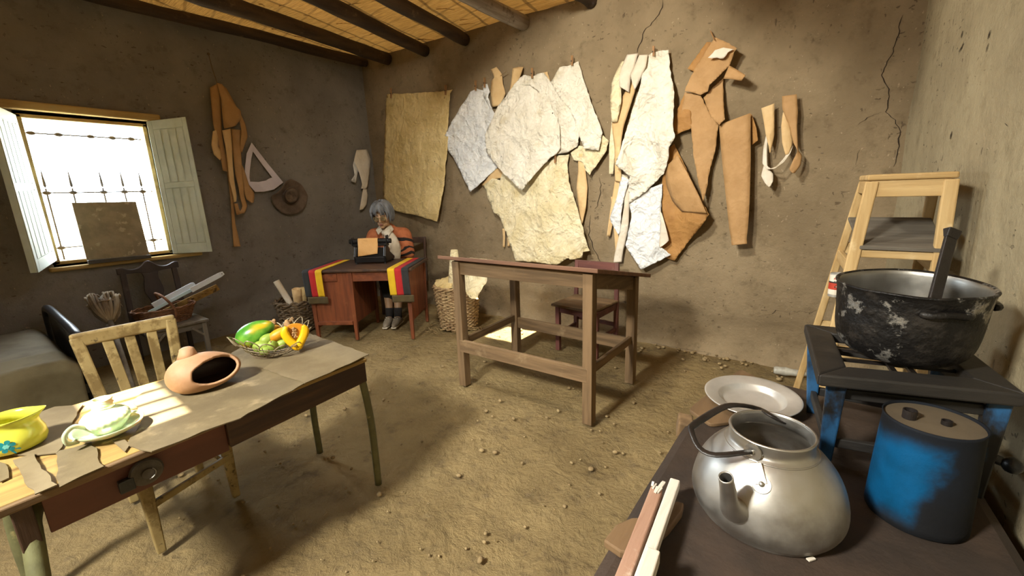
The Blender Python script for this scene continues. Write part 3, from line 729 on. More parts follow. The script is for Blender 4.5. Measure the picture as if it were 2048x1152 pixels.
pc(tpx((225, 883), (250, 880), (262, 890), (252, 905), (235, 893)), M['cloth2'], TZ, 'torn cloth scrap on bare plank before the lamp')

# ---------------------------------------------------------------- things on the table
ZT = TZ + .0085
def to_cam_angle(p): return math.atan2(-p.y, -p.x)
# yellow jug
J0 = onz(34, 893, ZT)
t = thing('enamel_jug', 'yellow enamel jug with a teal flower at the left edge of the table', 'jug', (J0.x, J0.y, ZT))
prof = [(0, .0), (.060, .0), (.073, .006), (.079, .025), (.077, .05), (.066, .075), (.060, .088), (.064, .102), (.070, .112), (.066, .112), (.060, .102), (.056, .088), (.062, .074), (.072, .05), (.074, .025), (.068, .008), (0, .006)]
def spout(v, a):
    f = max(0, math.cos(a-1.2))**6*max(0, (v.z-.07)/.042); return v + V((math.cos(1.2), math.sin(1.2), .35))*f*.024
build('body', MB().lathe(prof, 48, TR((J0.x, J0.y, ZT)), spout), M['enamelY'], t, smooth=True)
hp = [V((math.cos(-1.9)*r, math.sin(-1.9)*r, z)) for r, z in ((.060, .095), (.10, .095), (.115, .06), (.10, .03), (.076, .03))]
build('handle', MB().tube([p+V((J0.x, J0.y, ZT)) for p in catmull(hp, 5)], .006, 8), M['enamelY'], t, smooth=True)
fa = math.atan2(-J0.y, -J0.x)-.28
n = V((math.cos(fa), math.sin(fa), 0)); sd = V((-n.y, n.x, 0)); fc = V((J0.x, J0.y, ZT+.036))+n*.0775
fl = MB()
def petal(mb, c, ang, L, W, off):
    vs = []
    for i in range(10):
        a = 2*PI*i/10; x = L*.5*(1+math.cos(a))*1.0; y = W*.5*math.sin(a)*(.6+.4*math.cos(a))
        s_ = x*math.cos(ang)-y*math.sin(ang); h = x*math.sin(ang)+y*math.cos(ang)
        r = .0772+off; th = s_/.0772
        vs.append(V((J0.x, J0.y, 0)) + Rz(th) @ (n*r) + V((0, 0, c+h)))
    mb.vf(vs, [tuple(range(10))])
for k in range(6): petal(fl, ZT+.038, k*PI/3+.2, .022, .02, .0022-.00*k)
flo = build('flower', fl, M['teal'], t); 
fl = MB()
for k in range(4): petal(fl, ZT+.038, [-.6, 2.4, 3.6, 5.2][k], .036, .008, .0018)
build('leaves', fl, M['teal'], t)
fl = MB()
for k in range(6): petal(fl, ZT+.038, k*PI/3, .008, .008, .003)
lab(build('flower_centre', fl, M['tealL'], flo), 'pale flower centre')
bpy.data.objects['enamel_jug'].scale = (.84, .84, .84)
# glass lamp base
L0 = onz(220, 866, ZT)
t = thing('glass_oil_lamp', 'milky green ribbed glass oil lamp base on a handled saucer in the sun patch', 'lamp', (L0.x, L0.y, ZT))
Tm = TR((L0.x, L0.y, ZT))
build('saucer', MB().lathe([(0, 0), (.045, 0), (.055, .004), (.086, .018), (.092, .026), (.089, .028), (.080, .022), (.055, .010), (0, .008)], 48, Tm), M['gglass'], t, smooth=True)
def ribs(v, a): k = 1+.014*math.cos(a*22)*(1 if v.z > .035 else .2); return V((v.x*k, v.y*k, v.z))
build('font', MB().lathe([(0, .009), (.035, .010), (.042, .018), (.052, .028), (.062, .044), (.061, .054), (.050, .064), (.034, .071), (.027, .075), (0, .075)], 88, Tm, ribs), M['gglass'], t, smooth=True)
build('neck', MB().lathe([(.024, .074), (.028, .079), (.0245, .083), (.028, .088), (.0245, .092), (.0275, .098), (.026, .102), (.020, .102), (.020, .080)], 32, Tm), M['gglass'], t, smooth=True)
ha = math.atan2(-.75, .35)
hp = [V((L0.x, L0.y, ZT)) + V((math.cos(ha)*r, math.sin(ha)*r, z)) for r, z in ((.052, .040), (.085, .060), (.112, .048), (.110, .025), (.084, .018))]
build('handle', MB().tube(catmull(hp, 6), .006, 10), M['gglass'], t, smooth=True)
bpy.data.objects['glass_oil_lamp'].scale = (.91, .91, 1.10)
# clay pot with side opening
G0 = onz(415, 772, ZT)
t = thing('clay_pot', 'pale clay gourd-shaped pot with a dark oval opening in its side', 'pot', (G0.x, G0.y, ZT))
ax = V((.10, .99, 0)).normalized(); RG = Matrix((V((ax.y, -ax.x, 0)), ax, V((0, 0, 1)))).transposed()
# local: x toward the viewer, y along table, z up
def gp(th, ph):      # th around vertical, ph -pi/2..pi/2
    c = math.cos(ph); y = .116*c*math.sin(th); x = .088*c*math.cos(th); z = .070*math.sin(ph)
    if z < -.050: z = -.050-(abs(z)-.050)*.25
    z = z*(1+.16*(-y/.116)) + .006
    return V((x, y, z))
oc = V((.078, .040, .012)); 
def inside(th, ph):
    p = gp(th, ph); 
    if p.x < .012: return False
    return ((p.y-.024)/.078)**2 + ((p.z-.018)/.045)**2 < 1
mb = MB(); NU, NV = 120, 64
def GF(u, v): return G0 + V((0, 0, .053)) + RG @ gp(u*2*PI, (v-.5)*PI*.998)
mb.grid(GF, NU, NV, lambda u, v: inside(u*2*PI, (v-.5)*PI*.998))
bmesh.ops.remove_doubles(mb.bm, verts=mb.bm.verts, dist=1e-4)
bmesh.ops.delete(mb.bm, geom=[v for v in mb.bm.verts if not v.link_faces], context='VERTS')
bd_ = [e for e in mb.bm.edges if e.is_boundary]
for _ in range(3):
    vs = list({v for e in bd_ for v in e.verts}); new = {}
    for v in vs:
        nb = [e.other_vert(v).co for e in v.link_edges if e.is_boundary]
        if len(nb) == 2: new[v] = v.co*.4+(nb[0]+nb[1])*.3
    for v, c_ in new.items(): v.co = c_
body = build('body', mb, [M['terracotta'], M['burnt']], t, smooth=True)
m_ = body.modifiers.new('solid', 'SOLIDIFY'); m_.thickness = .009; m_.offset = -1; m_.material_offset = 1; m_.use_rim = True; m_.material_offset_rim = 0
kp = G0+V((0, 0, .050))+RG @ V((-.02, -.035, .076))
lab(build('knob', MB().lathe([(.0, .032), (.014, .031), (.022, .026), (.026, .012), (.034, -.008), (.0, -.01)], 20, TR(kp)), M['terracotta'], t, smooth=True), 'stub knob on top')

# wire fruit basket
B0 = onz(548, 703, ZT); B0 = V((B0.x, B0.y, ZT))
t = thing('wire_fruit_basket', 'shallow oval wire basket heaped with papaya and mangoes', 'basket', B0)
rx, ry, bh = .155, .150, .075
def bw(a, r, z): 
    k = 1.0 + .0*a; return B0+V((rx*r*math.cos(a), ry*r*math.sin(a), z))
def rimz(a): return bh + .022*math.cos(2*(a-1.55)) 
mb = MB()
for r, zf, w_ in ((.52, 0.0, .003), (.55, .03, .002), (.68, .25, .002), (.80, .48, .002), (.90, .72, .002)):
    mb.tube([bw(a, r, .004+zf*rimz(a)) for a in [2*PI*i/48 for i in range(48)]], w_, 5, closed=True)
build('rings', mb, M['wire'], t)
mb = MB()
for i in range(40):
    a = 2*PI*i/40; mb.tube([bw(a, .52, .003), bw(a+.05, .72, .34*rimz(a)), bw(a+.1, .97, .92*rimz(a))], .0013, 4)
build('spokes', mb, M['wire'], t)
mb = MB()
for i in range(16):
    a = 2*PI*i/16; P = [bw(a, .90, .75*rimz(a)), bw(a+.06, 1.0, 1.0*rimz(a)), bw(a+.2, 1.08, 1.2*rimz(a)), bw(a+.36, 1.0, 1.0*rimz(a)), bw(a+.42, .90, .75*rimz(a))]
    mb.tube(catmull(P, 5), .0022, 5)
build('rim_loops', mb, M['wire'], t)
build('base', MB().lathe([(0, .0), (.085, .0), (.085, .003), (0, .004)], 28, TR(B0)), M['wick3'], t)
def fruit(name, label, cat, c, r, R, mat, fn=None, group=None, stem=None):
    t_ = thing(name, label, cat, V(c)-V((0, 0, min(r))), group)
    build('flesh_body' if 0 else 'skin', MB().ball(c, r, R, 28, 18, fn), mat, t_, smooth=True)
    if stem is not None: 
        e = R @ V(stem); d_ = e.normalized()
        build('stem', MB().tube([V(c)+e*.94, V(c)+e*1.12], [.004, .003], 7), M['ginger'], t_, smooth=True)
    return t_
def eul(x, y, z): return (Matrix.Rotation(z, 3, 'Z') @ Matrix.Rotation(y, 3, 'Y') @ Matrix.Rotation(x, 3, 'X'))
def pear(k, L): return lambda q: V((q.x*(1-k*q.z/L), q.y*(1-k*q.z/L), q.z))
def at(x, y, h): return onz(x, y, ZT+h)
pp = at(511, 667, .085)
fruit('papaya', 'large whole green papaya with yellow streaks in the wire basket', 'papaya', pp, (.054, .054, .083), eul(0, 1.15, 1.05), M['papaya'], pear(.16, .083), None, (0, 0, -.080))
# the four mangoes in front
MG = [(at(522, 693, .045), (.026, .026, .037), eul(.4, 1.3, .9), 'green mango at the front left, its stem end turned yellow'),
      (at(546, 692, .045), (.022, .022, .031), eul(.5, .4, .2), 'egg-shaped green mango in the middle of the front row'),
      (at(535, 678, .070), (.023, .023, .034), eul(.3, 1.2, 1.6), 'green mango lying on top behind the front two'),
      (at(563, 688, .045), (.019, .019, .028), eul(.4, 1.0, 1.3), 'small green mango at the right, beside the cut papaya'),
      (at(530, 702, .030), (.019, .019, .025), eul(.4, 1.2, 1.5), 'green mango low in the basket, seen through the wires')]
for c, r, R, l in MG: fruit('mango', l, 'mango', c, r, R, M['mango'], pear(.12, r[2]), 'green mangoes in the wire basket', (0, 0, r[2]))
fruit('yellow_papaya', 'small ripe orange-yellow papaya lying between green mangoes and cut half', 'papaya', at(558, 668, .085), (.024, .024, .050), eul(.2, 1.1, 1.3), M['yfruit'], pear(.2, .05), None, (0, 0, -.05))
fruit('yellow_lemon', 'round yellow fruit behind the ripe papaya, beside the ginger', 'fruit', at(553, 659, .075), (.02, .02, .022), eul(0, 0, 0), M['yfruit'])
# cut papaya half: boat shell with seed hollow facing the viewer
cp = at(591, 672, .082)
t = thing('cut_papaya', 'cut papaya half with orange flesh facing out and a seed hollow', 'papaya', cp-V((0, 0, .05)))
nf = (CAM-cp); nf.z *= .35; nf.normalize(); upv = (V((0, 0, 1))-nf*nf.z).normalized(); sdv = upv.cross(nf)
def CP(u, v, n_): return cp + sdv*u + upv*v + nf*n_
def prof_w(s): return .050*math.sqrt(max(0, 1-s*s))*(1+.18*s)
mb = MB(); mb2 = MB(); NS = 40
VP_ = catmull([(-.030, .046), (-.040, .022), (-.030, -.010), (-.012, -.036), (.002, -.050), (.014, -.034), (.032, -.006), (.041, .020), (.036, .040)], 5)
nV = len(VP_); vs = []; fs = []
for i, (u, v) in enumerate(VP_):
    d_ = V((VP_[min(i+1, nV-1)][0]-VP_[max(i-1, 0)][0], VP_[min(i+1, nV-1)][1]-VP_[max(i-1, 0)][1])).normalized(); q = (-d_.y, d_.x); e = min(i, nV-1-i); w_ = .016*min(1, .35+e*.14)+.002
    for (a, n_) in ((-.9, .001), (-.4, .006), (.5, .006), (1, .0), (.7, -.014), (-.1, -.020), (-.8, -.016)): vs.append(CP(u+q[0]*a*w_, v+q[1]*a*w_, n_))
for i in range(nV-1):
    for k in range(7): fs.append((i*7+k, i*7+(k+1) % 7, (i+1)*7+(k+1) % 7, (i+1)*7+k))
fs += [tuple(range(7)), tuple(range(7*nV-1, 7*nV-8, -1))]
mb.vf(vs, fs); lab(build('flesh', mb, M['papflesh'], t, smooth=True), 'bright yellow cut flesh')
mb2.ball(cp-nf*.018, (.046, .026, .054), Matrix((sdv, nf, upv)).transposed(), 24, 14, lambda q: V((q.x*(1+.25*q.z/.05), min(q.y, .004), q.z))); build('skin', mb2, M['papskin'], t, smooth=True)
mb = MB()
for i in range(26):
    a = random.uniform(0, 6.28); r = random.uniform(0, .9); mb.ball(CP(.013*r*math.cos(a), .012+.030*r*math.sin(a), -.010+random.uniform(-.004, .004)), random.uniform(.004, .0065), None, 8, 6)
lab(build('seeds', mb, M['seed'], t, smooth=True), 'clump of pale seeds')
def ginger(px, py, h, n, label):
    c = at(px, py, h); mb = MB(); p = V(c)
    for i in range(n):
        q = c + V((random.uniform(-.022, .022), random.uniform(-.028, .028), random.uniform(-.006, .012)))
        mb.ball(q, (random.uniform(.009, .013), random.uniform(.010, .016), .009), eul(random.random()*3, random.random()*3, random.random()*3), 10, 8)
        mb.tube([c, q], [.010, .008], 8)
    o = tag(build('ginger_root', mb, M['ginger'], None, remesh=.003), label, 'ginger', 'ginger roots in the wire basket'); return o
ginger(545, 648, .082, 5, 'knobbly ginger root behind the whole papaya')
ginger(576, 646, .085, 4, 'knobbly ginger root above the cut papaya')

# ---------------------------------------------------------------- slatted chair pushed under the table
t = thing('slatted_chair', 'small cream-painted chipped chair with slatted back, tucked under the table', 'chair', (-2.2, .43, 0))
rl, rr_ = V((-2.39, .30, 0)), V((-2.37, .55, 0)); fl_, fr = V((-1.93, .28, 0)), V((-2.03, .58, 0))
tl, tr_ = above(152, 690, (-2.42, .27)), above(340, 648, (-2.38, .57)); tl = V((-2.45, .262, .775)); tr_ = V((-2.41, .572, .782))
for a, b, tops in ((rl, tl, True), (rr_, tr_, True)):
    s_ = V((a.x, a.y, .36)); build('leg', MB().beam(a, s_, .032, .030, (1, 0, 0)), M['creamZ'], t, bevel=.004)
    build('back_post', MB().beam(s_, b, .040, .026, (1, 0, 0)), M['creamZ'], t, bevel=.006)
up = (tr_-tl); 
build('top_rail', MB().beam(tl-up*.055+V((0, 0, -.012)), tr_+up*.055+V((0, 0, -.012)), .026, .058, (0, 0, 1)), M['creamY'], t, bevel=.010, bseg=3)
low = [V((-2.385, .30, .42)), V((-2.37, .55, .42))]
build('lower_rail', MB().beam(low[0], low[1], .022, .04), M['creamY'], t, bevel=.004)
for k in (.29, .52, .76):
    a = low[0]*(1-k)+low[1]*k; b = tl*(1-k)+tr_*k-V((0, 0, .035)); build('slat', MB().beam(a, b, .036, .014, (1, 0, 0)), M['creamZ'], t, bevel=.003)
sz = .375
mb = MB().hexa([V((p.x, p.y, sz-.022)) for p in (rl+V((-.01, -.02, 0)), fl_+V((.03, -.02, 0)), fr+V((.03, .02, 0)), rr_+V((-.01, .02, 0)))]+[V((p.x, p.y, sz)) for p in (rl+V((-.01, -.02, 0)), fl_+V((.03, -.02, 0)), fr+V((.03, .02, 0)), rr_+V((-.01, .02, 0)))])
build('seat', mb, M['creamX'], t, bevel=.006)
for p in (fl_, fr): build('leg', MB().beam(p, V((p.x-.02, p.y, sz-.02)), .028, .026, (1, 0, 0), .046, .040), M['creamZ'], t, bevel=.004)
for a, b, z, mm in ((fl_, fr, .20, 'creamY'), (rl, rr_, .16, 'creamY'), (fl_, rl, .17, 'creamX'), (fr, rr_, .17, 'creamX')):
    build('stretcher', MB().beam(V((a.x, a.y, z)), V((b.x, b.y, z)), .016, .028), M[mm], t, bevel=.003)

# ---------------------------------------------------------------- bed in the left corner
t = thing('bed', 'low bed with black metal headboard and olive bedding below the window', 'bed', (-4.1, -.3, 0))
X0, X1, Y0, Y1 = -4.70, -3.52, -1.5, .34
hl, hr = onx(96, 640, -4.70), V((-3.58, .39, .55))
def hbp(k, z=0): p = V((-4.70, .39, .0))*(1-k)+V((-3.56, .39, .0))*k; return V((p.x, p.y, z))
arch = catmull([hbp(0, 0), hbp(0, .40), hbp(.03, .54), hbp(.16, .585), hbp(.6, .575), hbp(.94, .56), hbp(1, .50), hbp(1, .3), hbp(1, 0)], 6)
build('headboard_tube', MB().tube(arch, .026, 12), M['blackmetal'], t, smooth=True)
build('headboard_panel', MB().box((-4.08, .39, .40), (.96, .012, .28)), M['blackmetal'], t)
build('bed_rail', MB().beam((X1-.03, Y0, .22), (X1-.03, Y1+.04, .22), .03, .06), M['blackmetal'], t)
for p in ((X0+.03, Y0+.02), (X1-.05, Y0+.02)): build('leg', MB().tube([V((*p, 0)), V((*p, .3))], .02, 10), M['blackmetal'], t, smooth=True)
mb = MB().box(((X0+X1)/2, (Y0+Y1)/2, .30), (X1-X0-.06, Y1-Y0-.02, .13)); build('mattress', mb, M['pillow'], t, bevel=.04, bseg=4, smooth=True)
def topz(x, y):
    e = max(0, min(1, (y+.12)/.12))*max(0, min(1, (.36-y)/.06)); e = e*e*(3-2*e)
    return .375 + .075*e*(1-((x+4.12)/.66)**4*.6) + .012*fbm(V((x*3.2, y*3.2, 1)), 2)
def topsheet(u, v):
    x = X0+.01+(X1-.02-X0)*u; y = Y0-.01+(Y1+.02-Y0)*v; return V((x, y, topz(x, y)-.05*max(0, (u-.93)/.07)**2))
build('top_sheet', MB().grid(topsheet, 70, 90), M['pillow'], t, smooth=True, solid=.008)
def blanket(u, v):
    y = Y0-.01+(Y1+.03-Y0)*v; s_ = u*.62
    x0 = X1-.16+.03*nz(y*3, 4)
    if s_ < .17: x = x0+s_; z = topz(min(x, X1-.02), y)+.014
    else:
        e = s_-.17; k = min(1, e/.07); x = x0+.17+.055*k-.0*e+.030*math.sin(y*15+nz(y*3)*3)*min(1, e/.22); z = topz(X1-.02, y)+.014-.05*k*k-max(0, e-.07)*.93
    return V((x, y, max(z, .03)))
build('blanket', MB().grid(blanket, 50, 120), M['blanket'], t, smooth=True, solid=.012)

# ---------------------------------------------------------------- carved chair under the window with shopping basket
t = thing('carved_chair', 'dark carved-back chair with a dusty seat against the wall under the window', 'chair', (-4.4, 1.02, 0))
cx0, cx1 = -4.64, -4.20; cy0, cy1 = .83, 1.235; cs = .335
bz = onx(295, 522, cx0-.05).z
tl2, tr2 = onx(240, 540, cx0-.04), onx(350, 530, cx0-.04)
for y, tp_, nm in ((cy0+.02, tl2, 0), (cy1-.02, tr2, 1)):
    build('leg', MB().beam((cx0, y, 0), (cx0, y, cs), .034, .032, (1, 0, 0)), M['ebony'], t, bevel=.004)
    build('back_post', MB().beam((cx0, y, cs), V((tp_.x, tp_.y+(.012 if nm == 0 else -.012), tp_.z-.01)), .040, .028, (1, 0, 0)), M['ebony'], t, bevel=.006)
yc = (tl2.y+tr2.y)/2; zc = (tl2.z+tr2.z)/2; hw = (tr2.y-tl2.y)/2+.025
prof = []
for i in range(33):
    s_ = -1+2*i/32; z = zc + .020*math.cos(s_*PI*2)*.4 + .045*math.exp(-(s_/.22)**2) + .012*math.exp(-((abs(s_)-.85)/.16)**2)
    prof.append((yc+hw*s_, z+.008, zc-.032+.018*math.exp(-(s_/.3)**2)*-1 + .0*s_))
mb = MB(); X = tl2.x
vs = []
for (y, z1, z0) in prof: vs += [V((X+.015, y, z0)), V((X+.015, y, z1)), V((X-.015, y, z1)), V((X-.015, y, z0))]
fs = []
for i in range(32):
    for k in range(4): fs.append((i*4+k, i*4+(k+1) % 4, (i+1)*4+(k+1) % 4, (i+1)*4+k))
fs += [(0, 1, 2, 3), (131, 130, 129, 128)]
mb.vf(vs, fs); build('crest_rail', mb, M['ebony'], t, bevel=.006)
mb = MB(); vs = []; fs = []
SP = [(cs+.01, .05), (cs+.10, .035), (cs+.17, .045), (cs+.23, .066), (cs+.30, .060), (cs+.36, .05), (zc, .07)]
SPc = catmull([(a, b) for a, b in SP], 5)
for (z, w_) in SPc:
    k = (z-cs)/(zc-cs); x = cx0+(X-cx0)*k; vs += [V((x+.010, yc-w_, z)), V((x+.010, yc+w_, z)), V((x-.010, yc+w_, z)), V((x-.010, yc-w_, z))]
for i in range(len(SPc)-1):
    for k in range(4): fs.append((i*4+k, i*4+(k+1) % 4, (i+1)*4+(k+1) % 4, (i+1)*4+k))
n_ = len(SPc)*4; fs += [(0, 1, 2, 3), (n_-1, n_-2, n_-3, n_-4)]
mb.vf(vs, fs); build('splat', mb, M['ebony'], t, bevel=.004)
build('seat', MB().box(((cx0+cx1)/2+.005, (cy0+cy1)/2, cs-.010), (cx1-cx0+.05, cy1-cy0+.03, .02)), M['greywoodX'], t, bevel=.004)
for y in (cy0+.02, cy1-.02): build('leg', MB().beam((cx1, y, 0), (cx1, y, cs-.02), .034, .032, (1, 0, 0)), M['greywoodZ'], t, bevel=.004)
build('apron', MB().box((cx1+.0, (cy0+cy1)/2, cs-.045), (.018, cy1-cy0-.04, .05)), M['greywoodY'], t)
for y, s_ in ((cy0+.02, 1), (cy1-.02, -1)):
    build('apron', MB().box(((cx0+cx1)/2, y, cs-.045), (cx1-cx0-.03, .018, .05)), M['greywoodX'], t)
    build('corner_bracket', MB().beam((cx1, y+s_*.015, cs-.13), (cx1, y+s_*.09, cs-.05), .016, .03, (1, 0, 0)), M['greywoodZ'], t)

def woven(t, c, rb, rt, h, mat, rows, nst, thick, sq=(1, 1), ph=0, wobble=.0, lean=(0, 0), rim=True, rimr=None):
    c = V(c); mb = MB()
    def R_(z): k = z/h; return rb*(1-k)+rt*k
    for i in range(rows):
        z = thick+(h-2*thick)*i/(rows-1); r = R_(z); P = []
        n = nst*2*2
        for k in range(n):
            a = 2*PI*k/n; o = thick*.75*math.cos(a*nst+(PI if i % 2 else 0)); zz = z + wobble*nz(i*.9, k*.4)*thick*3
            P.append(c+V(((r+o)*math.cos(a)*sq[0]+lean[0]*z, (r+o)*math.sin(a)*sq[1]+lean[1]*z, zz)))
        mb.tube(P, thick*(.85+.2*random.random()), 6, closed=True)
    build('weave', mb, mat, t, smooth=True)
    mb = MB()
    for k in range(nst):
        a = 2*PI*k/nst; mb.tube([c+V((R_(z)*math.cos(a)*sq[0]+lean[0]*z, R_(z)*math.sin(a)*sq[1]+lean[1]*z, z)) for z in (.003, h*.5, h)], thick*.7, 6)
    build('stakes', mb, mat, t, smooth=True)
    build('bottom', MB().lathe([(0, .002), (rb*.98, .002), (rb*.98, .010), (0, .010)], 32, TR(c) @ Matrix.Diagonal((sq[0], sq[1], 1, 1))), mat, t)
    if rim:
        mb = MB()
        for s_ in (0, 1):
            P = []; n = nst*6
            for k in range(n):
                a = 2*PI*k/n; w_ = a*nst*.5+s_*PI; P.append(c+V(((rt+thick*1.1*math.cos(w_))*math.cos(a)*sq[0]+lean[0]*h, (rt+thick*1.1*math.cos(w_))*math.sin(a)*sq[1]+lean[1]*h, h+thick*1.1*math.sin(w_)+wobble*nz(k*.3)*thick*2)))
            mb.tube(P, thick*1.05, 6, closed=True)
        build('rim', mb, mat, t, smooth=True)
# shopping basket on the carved chair
bc = V((-4.40, 1.02, cs+.0))
t = thing('handled_wicker_basket', 'brown wicker basket with arched handle on the seat of the carved chair', 'basket', bc)
woven(t, bc, .165, .215, .125, M['wick1'], 13, 17, .0052, (.72, 1))
hp = [bc+V((x, y, z)) for x, y, z in ((.15, .03, .05), (.158, .03, .13), (.10, -.01, .225), (.0, -.03, .25), (-.10, -.01, .22), (-.155, .03, .12))]
build('handle', MB().tube(catmull(hp, 6), .010, 8), M['wick1'], t, smooth=True)
# tools standing in it
def blade(name, label, cat, p0, p1, w_, th, mat, grp=None, tip=.7):
    p0, p1 = V(p0), V(p1); d_ = (p1-p0); mb = MB(); mb.beam(p0, p0+d_*.93, w_, th, (1, 0, .3)); mb.beam(p0+d_*.93, p1, w_, th, (1, 0, .3), w_*tip, th*.9)
    o = build(name, mb, mat, None, bevel=.003); return tag(o, label, cat, grp)
Pa = onx(330, 608, -4.33); Pb = onx(447, 546, -4.36)
t = thing('white_paddle', 'long white plastic paddle with a hole in its end, standing in the basket', 'paddle', Pa, 'white plastic paddles in the handled basket')
d_ = Pb-Pa
mb = MB().beam(Pa-d_*.25, Pa+d_*.45, .026, .012, (1, 0, .3)); lab(build('blade', mb, M['plasticb'], t, bevel=.003), 'pale blue lower blade')
mb = MB().beam(Pa+d_*.42, Pa+d_*.93, .044, .016, (1, 0, .3)).beam(Pa+d_*.93, Pb, .044, .016, (1, 0, .3), .03, .014); build('handle', mb, M['plastic'], t, bevel=.003)
u_ = frame_z(d_, V((1, 0, .3)))[2]; hc = Pa+d_*.965+u_*.0075
build('hole_disc', MB().lathe([(0, 0), (.0045, 0), (.0045, .0012), (0, .0012)], 10, TR(hc, u_.to_track_quat('Z', 'Y').to_matrix())), M['labelk'], t)  # black disc on the handle; the dark of a hole is its colour
t = thing('white_paddle', 'shorter white plastic paddle lying behind the long one in the basket', 'paddle', onx(330, 600, -4.42), 'white plastic paddles in the handled basket')
Pa = onx(306, 612, -4.40); Pb = onx(390, 568, -4.42)
build('blade', MB().beam(Pa, Pa*.05+Pb*.95, .05, .014, (1, 0, .3)).beam(Pa*.05+Pb*.95, Pb, .05, .014, (1, 0, .3), .036, .012), M['plastic'], t, bevel=.004)
Pa = onx(330, 625, -4.46); Pb = onx(436, 574, -4.50)
t = thing('carved_ochre_block', 'carved ochre wooden block behind the white paddles in the basket', 'block', Pa)
d_ = Pb-Pa; build('block', MB().beam(Pa, Pb, .06, .022, (1, 0, .2)), M['gold'], t, bevel=.006)
mb = MB()
for k in range(9): mb.ball(Pa+d_*(.45+.06*k)+V((.012, 0, .012*math.sin(k*1.9))), (.006, .014, .010), None, 10, 8)
build('carving', mb, M['gold'], t, smooth=True)
# bundled straw broom, head up
hd = onx(212, 617, -4.15); ft = onz(280, 815, 0.0); dB = (hd-ft).normalized()
t = thing('straw_broom', 'dusty straw broom leaning head-up beside the carved chair', 'broom', ft)
build('broom_handle', MB().tube([ft+(hd-ft)*k for k in (0, .5, .93)], .015, 10), M['greywoodZ'], t, smooth=True)
mb = MB(); _, s1, s2 = frame_z(dB)
neck = ft+(hd-ft)*.86
mb.ball(neck+dB*.13, (.075, .042, .10), Matrix((s1, s2, dB)).transposed(), 24, 16, lambda q: q*(1+.14*nz(q.x*30, q.z*30)))
for i in range(150):
    a = random.uniform(-1, 1); b = random.uniform(-1, 1); L_ = random.uniform(.17, .24)
    e = neck + dB*L_ + s1*a*.085 + s2*b*.045; m1 = neck+dB*L_*.45+s1*a*.068+s2*b*.045
    mb.tube(catmull([neck+s1*a*.015+s2*b*.015, m1, e, e+s1*random.uniform(-.02, .02)-dB*random.uniform(0, .04)], 3), [.008]*9+[.005], 5)
build('bristles', mb, M['straw'], t, smooth=True)
mb = MB()
for k, w_ in ((.06, .05), (.13, .085)): mb.tube([neck+dB*(k+.02)+s1*w_*math.cos(a)+s2*w_*.62*math.sin(a) for a in [2*PI*i/24 for i in range(24)]], .0045, 6, closed=True)
build('binding', mb, M['string'], t, smooth=True)
M['drafttop'] = wood('brown_drawing_board', '#74523c', '#5f4231', 'X', 6, .7, (('#8f7055', 4, .58, .8, (1, 1, 1)),))

# ---------------------------------------------------------------- writing desk with runners and typewriter
DO = V((-3.77, 1.93, 0)); DU = V((.834, .552, 0)); DV = V((-.552, .834, 0)); DZ = .672
RD = Matrix((DU, DV, V((0, 0, 1)))).transposed()
def D(u, v, z): return DO + DU*u + DV*v + V((0, 0, z))
def dbox(mb, u0, u1, v0, v1, z0, z1): return mb.hexa([D(u0, v0, z0), D(u1, v0, z0), D(u1, v1, z0), D(u0, v1, z0), D(u0, v0, z1), D(u1, v0, z1), D(u1, v1, z1), D(u0, v1, z1)])
t = thing('writing_desk', 'red-brown wooden desk with one pedestal and striped runners, in the back corner', 'desk', D(.48, .3, 0))
build('desktop', dbox(MB(), -.02, .98, -.02, .60, DZ-.025, DZ), M['dkwoodX'], t, bevel=.006)
for u, v in ((.03, .02), (.40, .02), (.03, .56), (.40, .56), (.93, .02), (.93, .56)):
    build('leg', MB().hexa([D(u-.014, v-.014, 0), D(u+.014, v-.014, 0), D(u+.014, v+.014, 0), D(u-.014, v+.014, 0), D(u-.024, v-.022, DZ-.025), D(u+.024, v-.022, DZ-.025), D(u+.024, v+.022, DZ-.025), D(u-.024, v+.022, DZ-.025)]), M['redwoodZ'], t, bevel=.003)
build('front_panel', dbox(MB(), .05, .38, .012, .03, .155, DZ-.03), M['redwoodZ'], t)
build('side_panel', dbox(MB(), .015, .03, .04, .55, .155, DZ-.03), M['redwoodZ'], t)
build('side_panel', dbox(MB(), .385, .40, .04, .55, .155, DZ-.03), M['redwoodZ'], t)
build('side_panel', dbox(MB(), .925, .94, .04, .55, .20, DZ-.03), M['redwoodZ'], t)
build('back_panel', dbox(MB(), .05, .38, .54, .56, .155, DZ-.03), M['redwoodZ'], t)
build('pedestal_bottom', dbox(MB(), .03, .39, .03, .55, .15, .165), M['redwoodX'], t)
build('apron', dbox(MB(), .41, .92, .012, .030, DZ-.115, DZ-.025), M['redwoodX'], t, bevel=.003)
for u0, u1, z0, z1 in ((.05, .38, .150, .185),): build('rail', dbox(MB(), u0, u1, -.002, .02, z0, z1), M['redwoodX'], t, bevel=.003)
build('rail', dbox(MB(), .03, .045, .03, .55, .12, .15), M['redwoodY'], t); build('rail', dbox(MB(), .925, .94, .03, .55, .17, .20), M['redwoodY'], t)
dr = build('drawer_front', dbox(MB(), .06, .28, .002, .014, DZ-.11, DZ-.04), M['redwoodX'], t, bevel=.003)
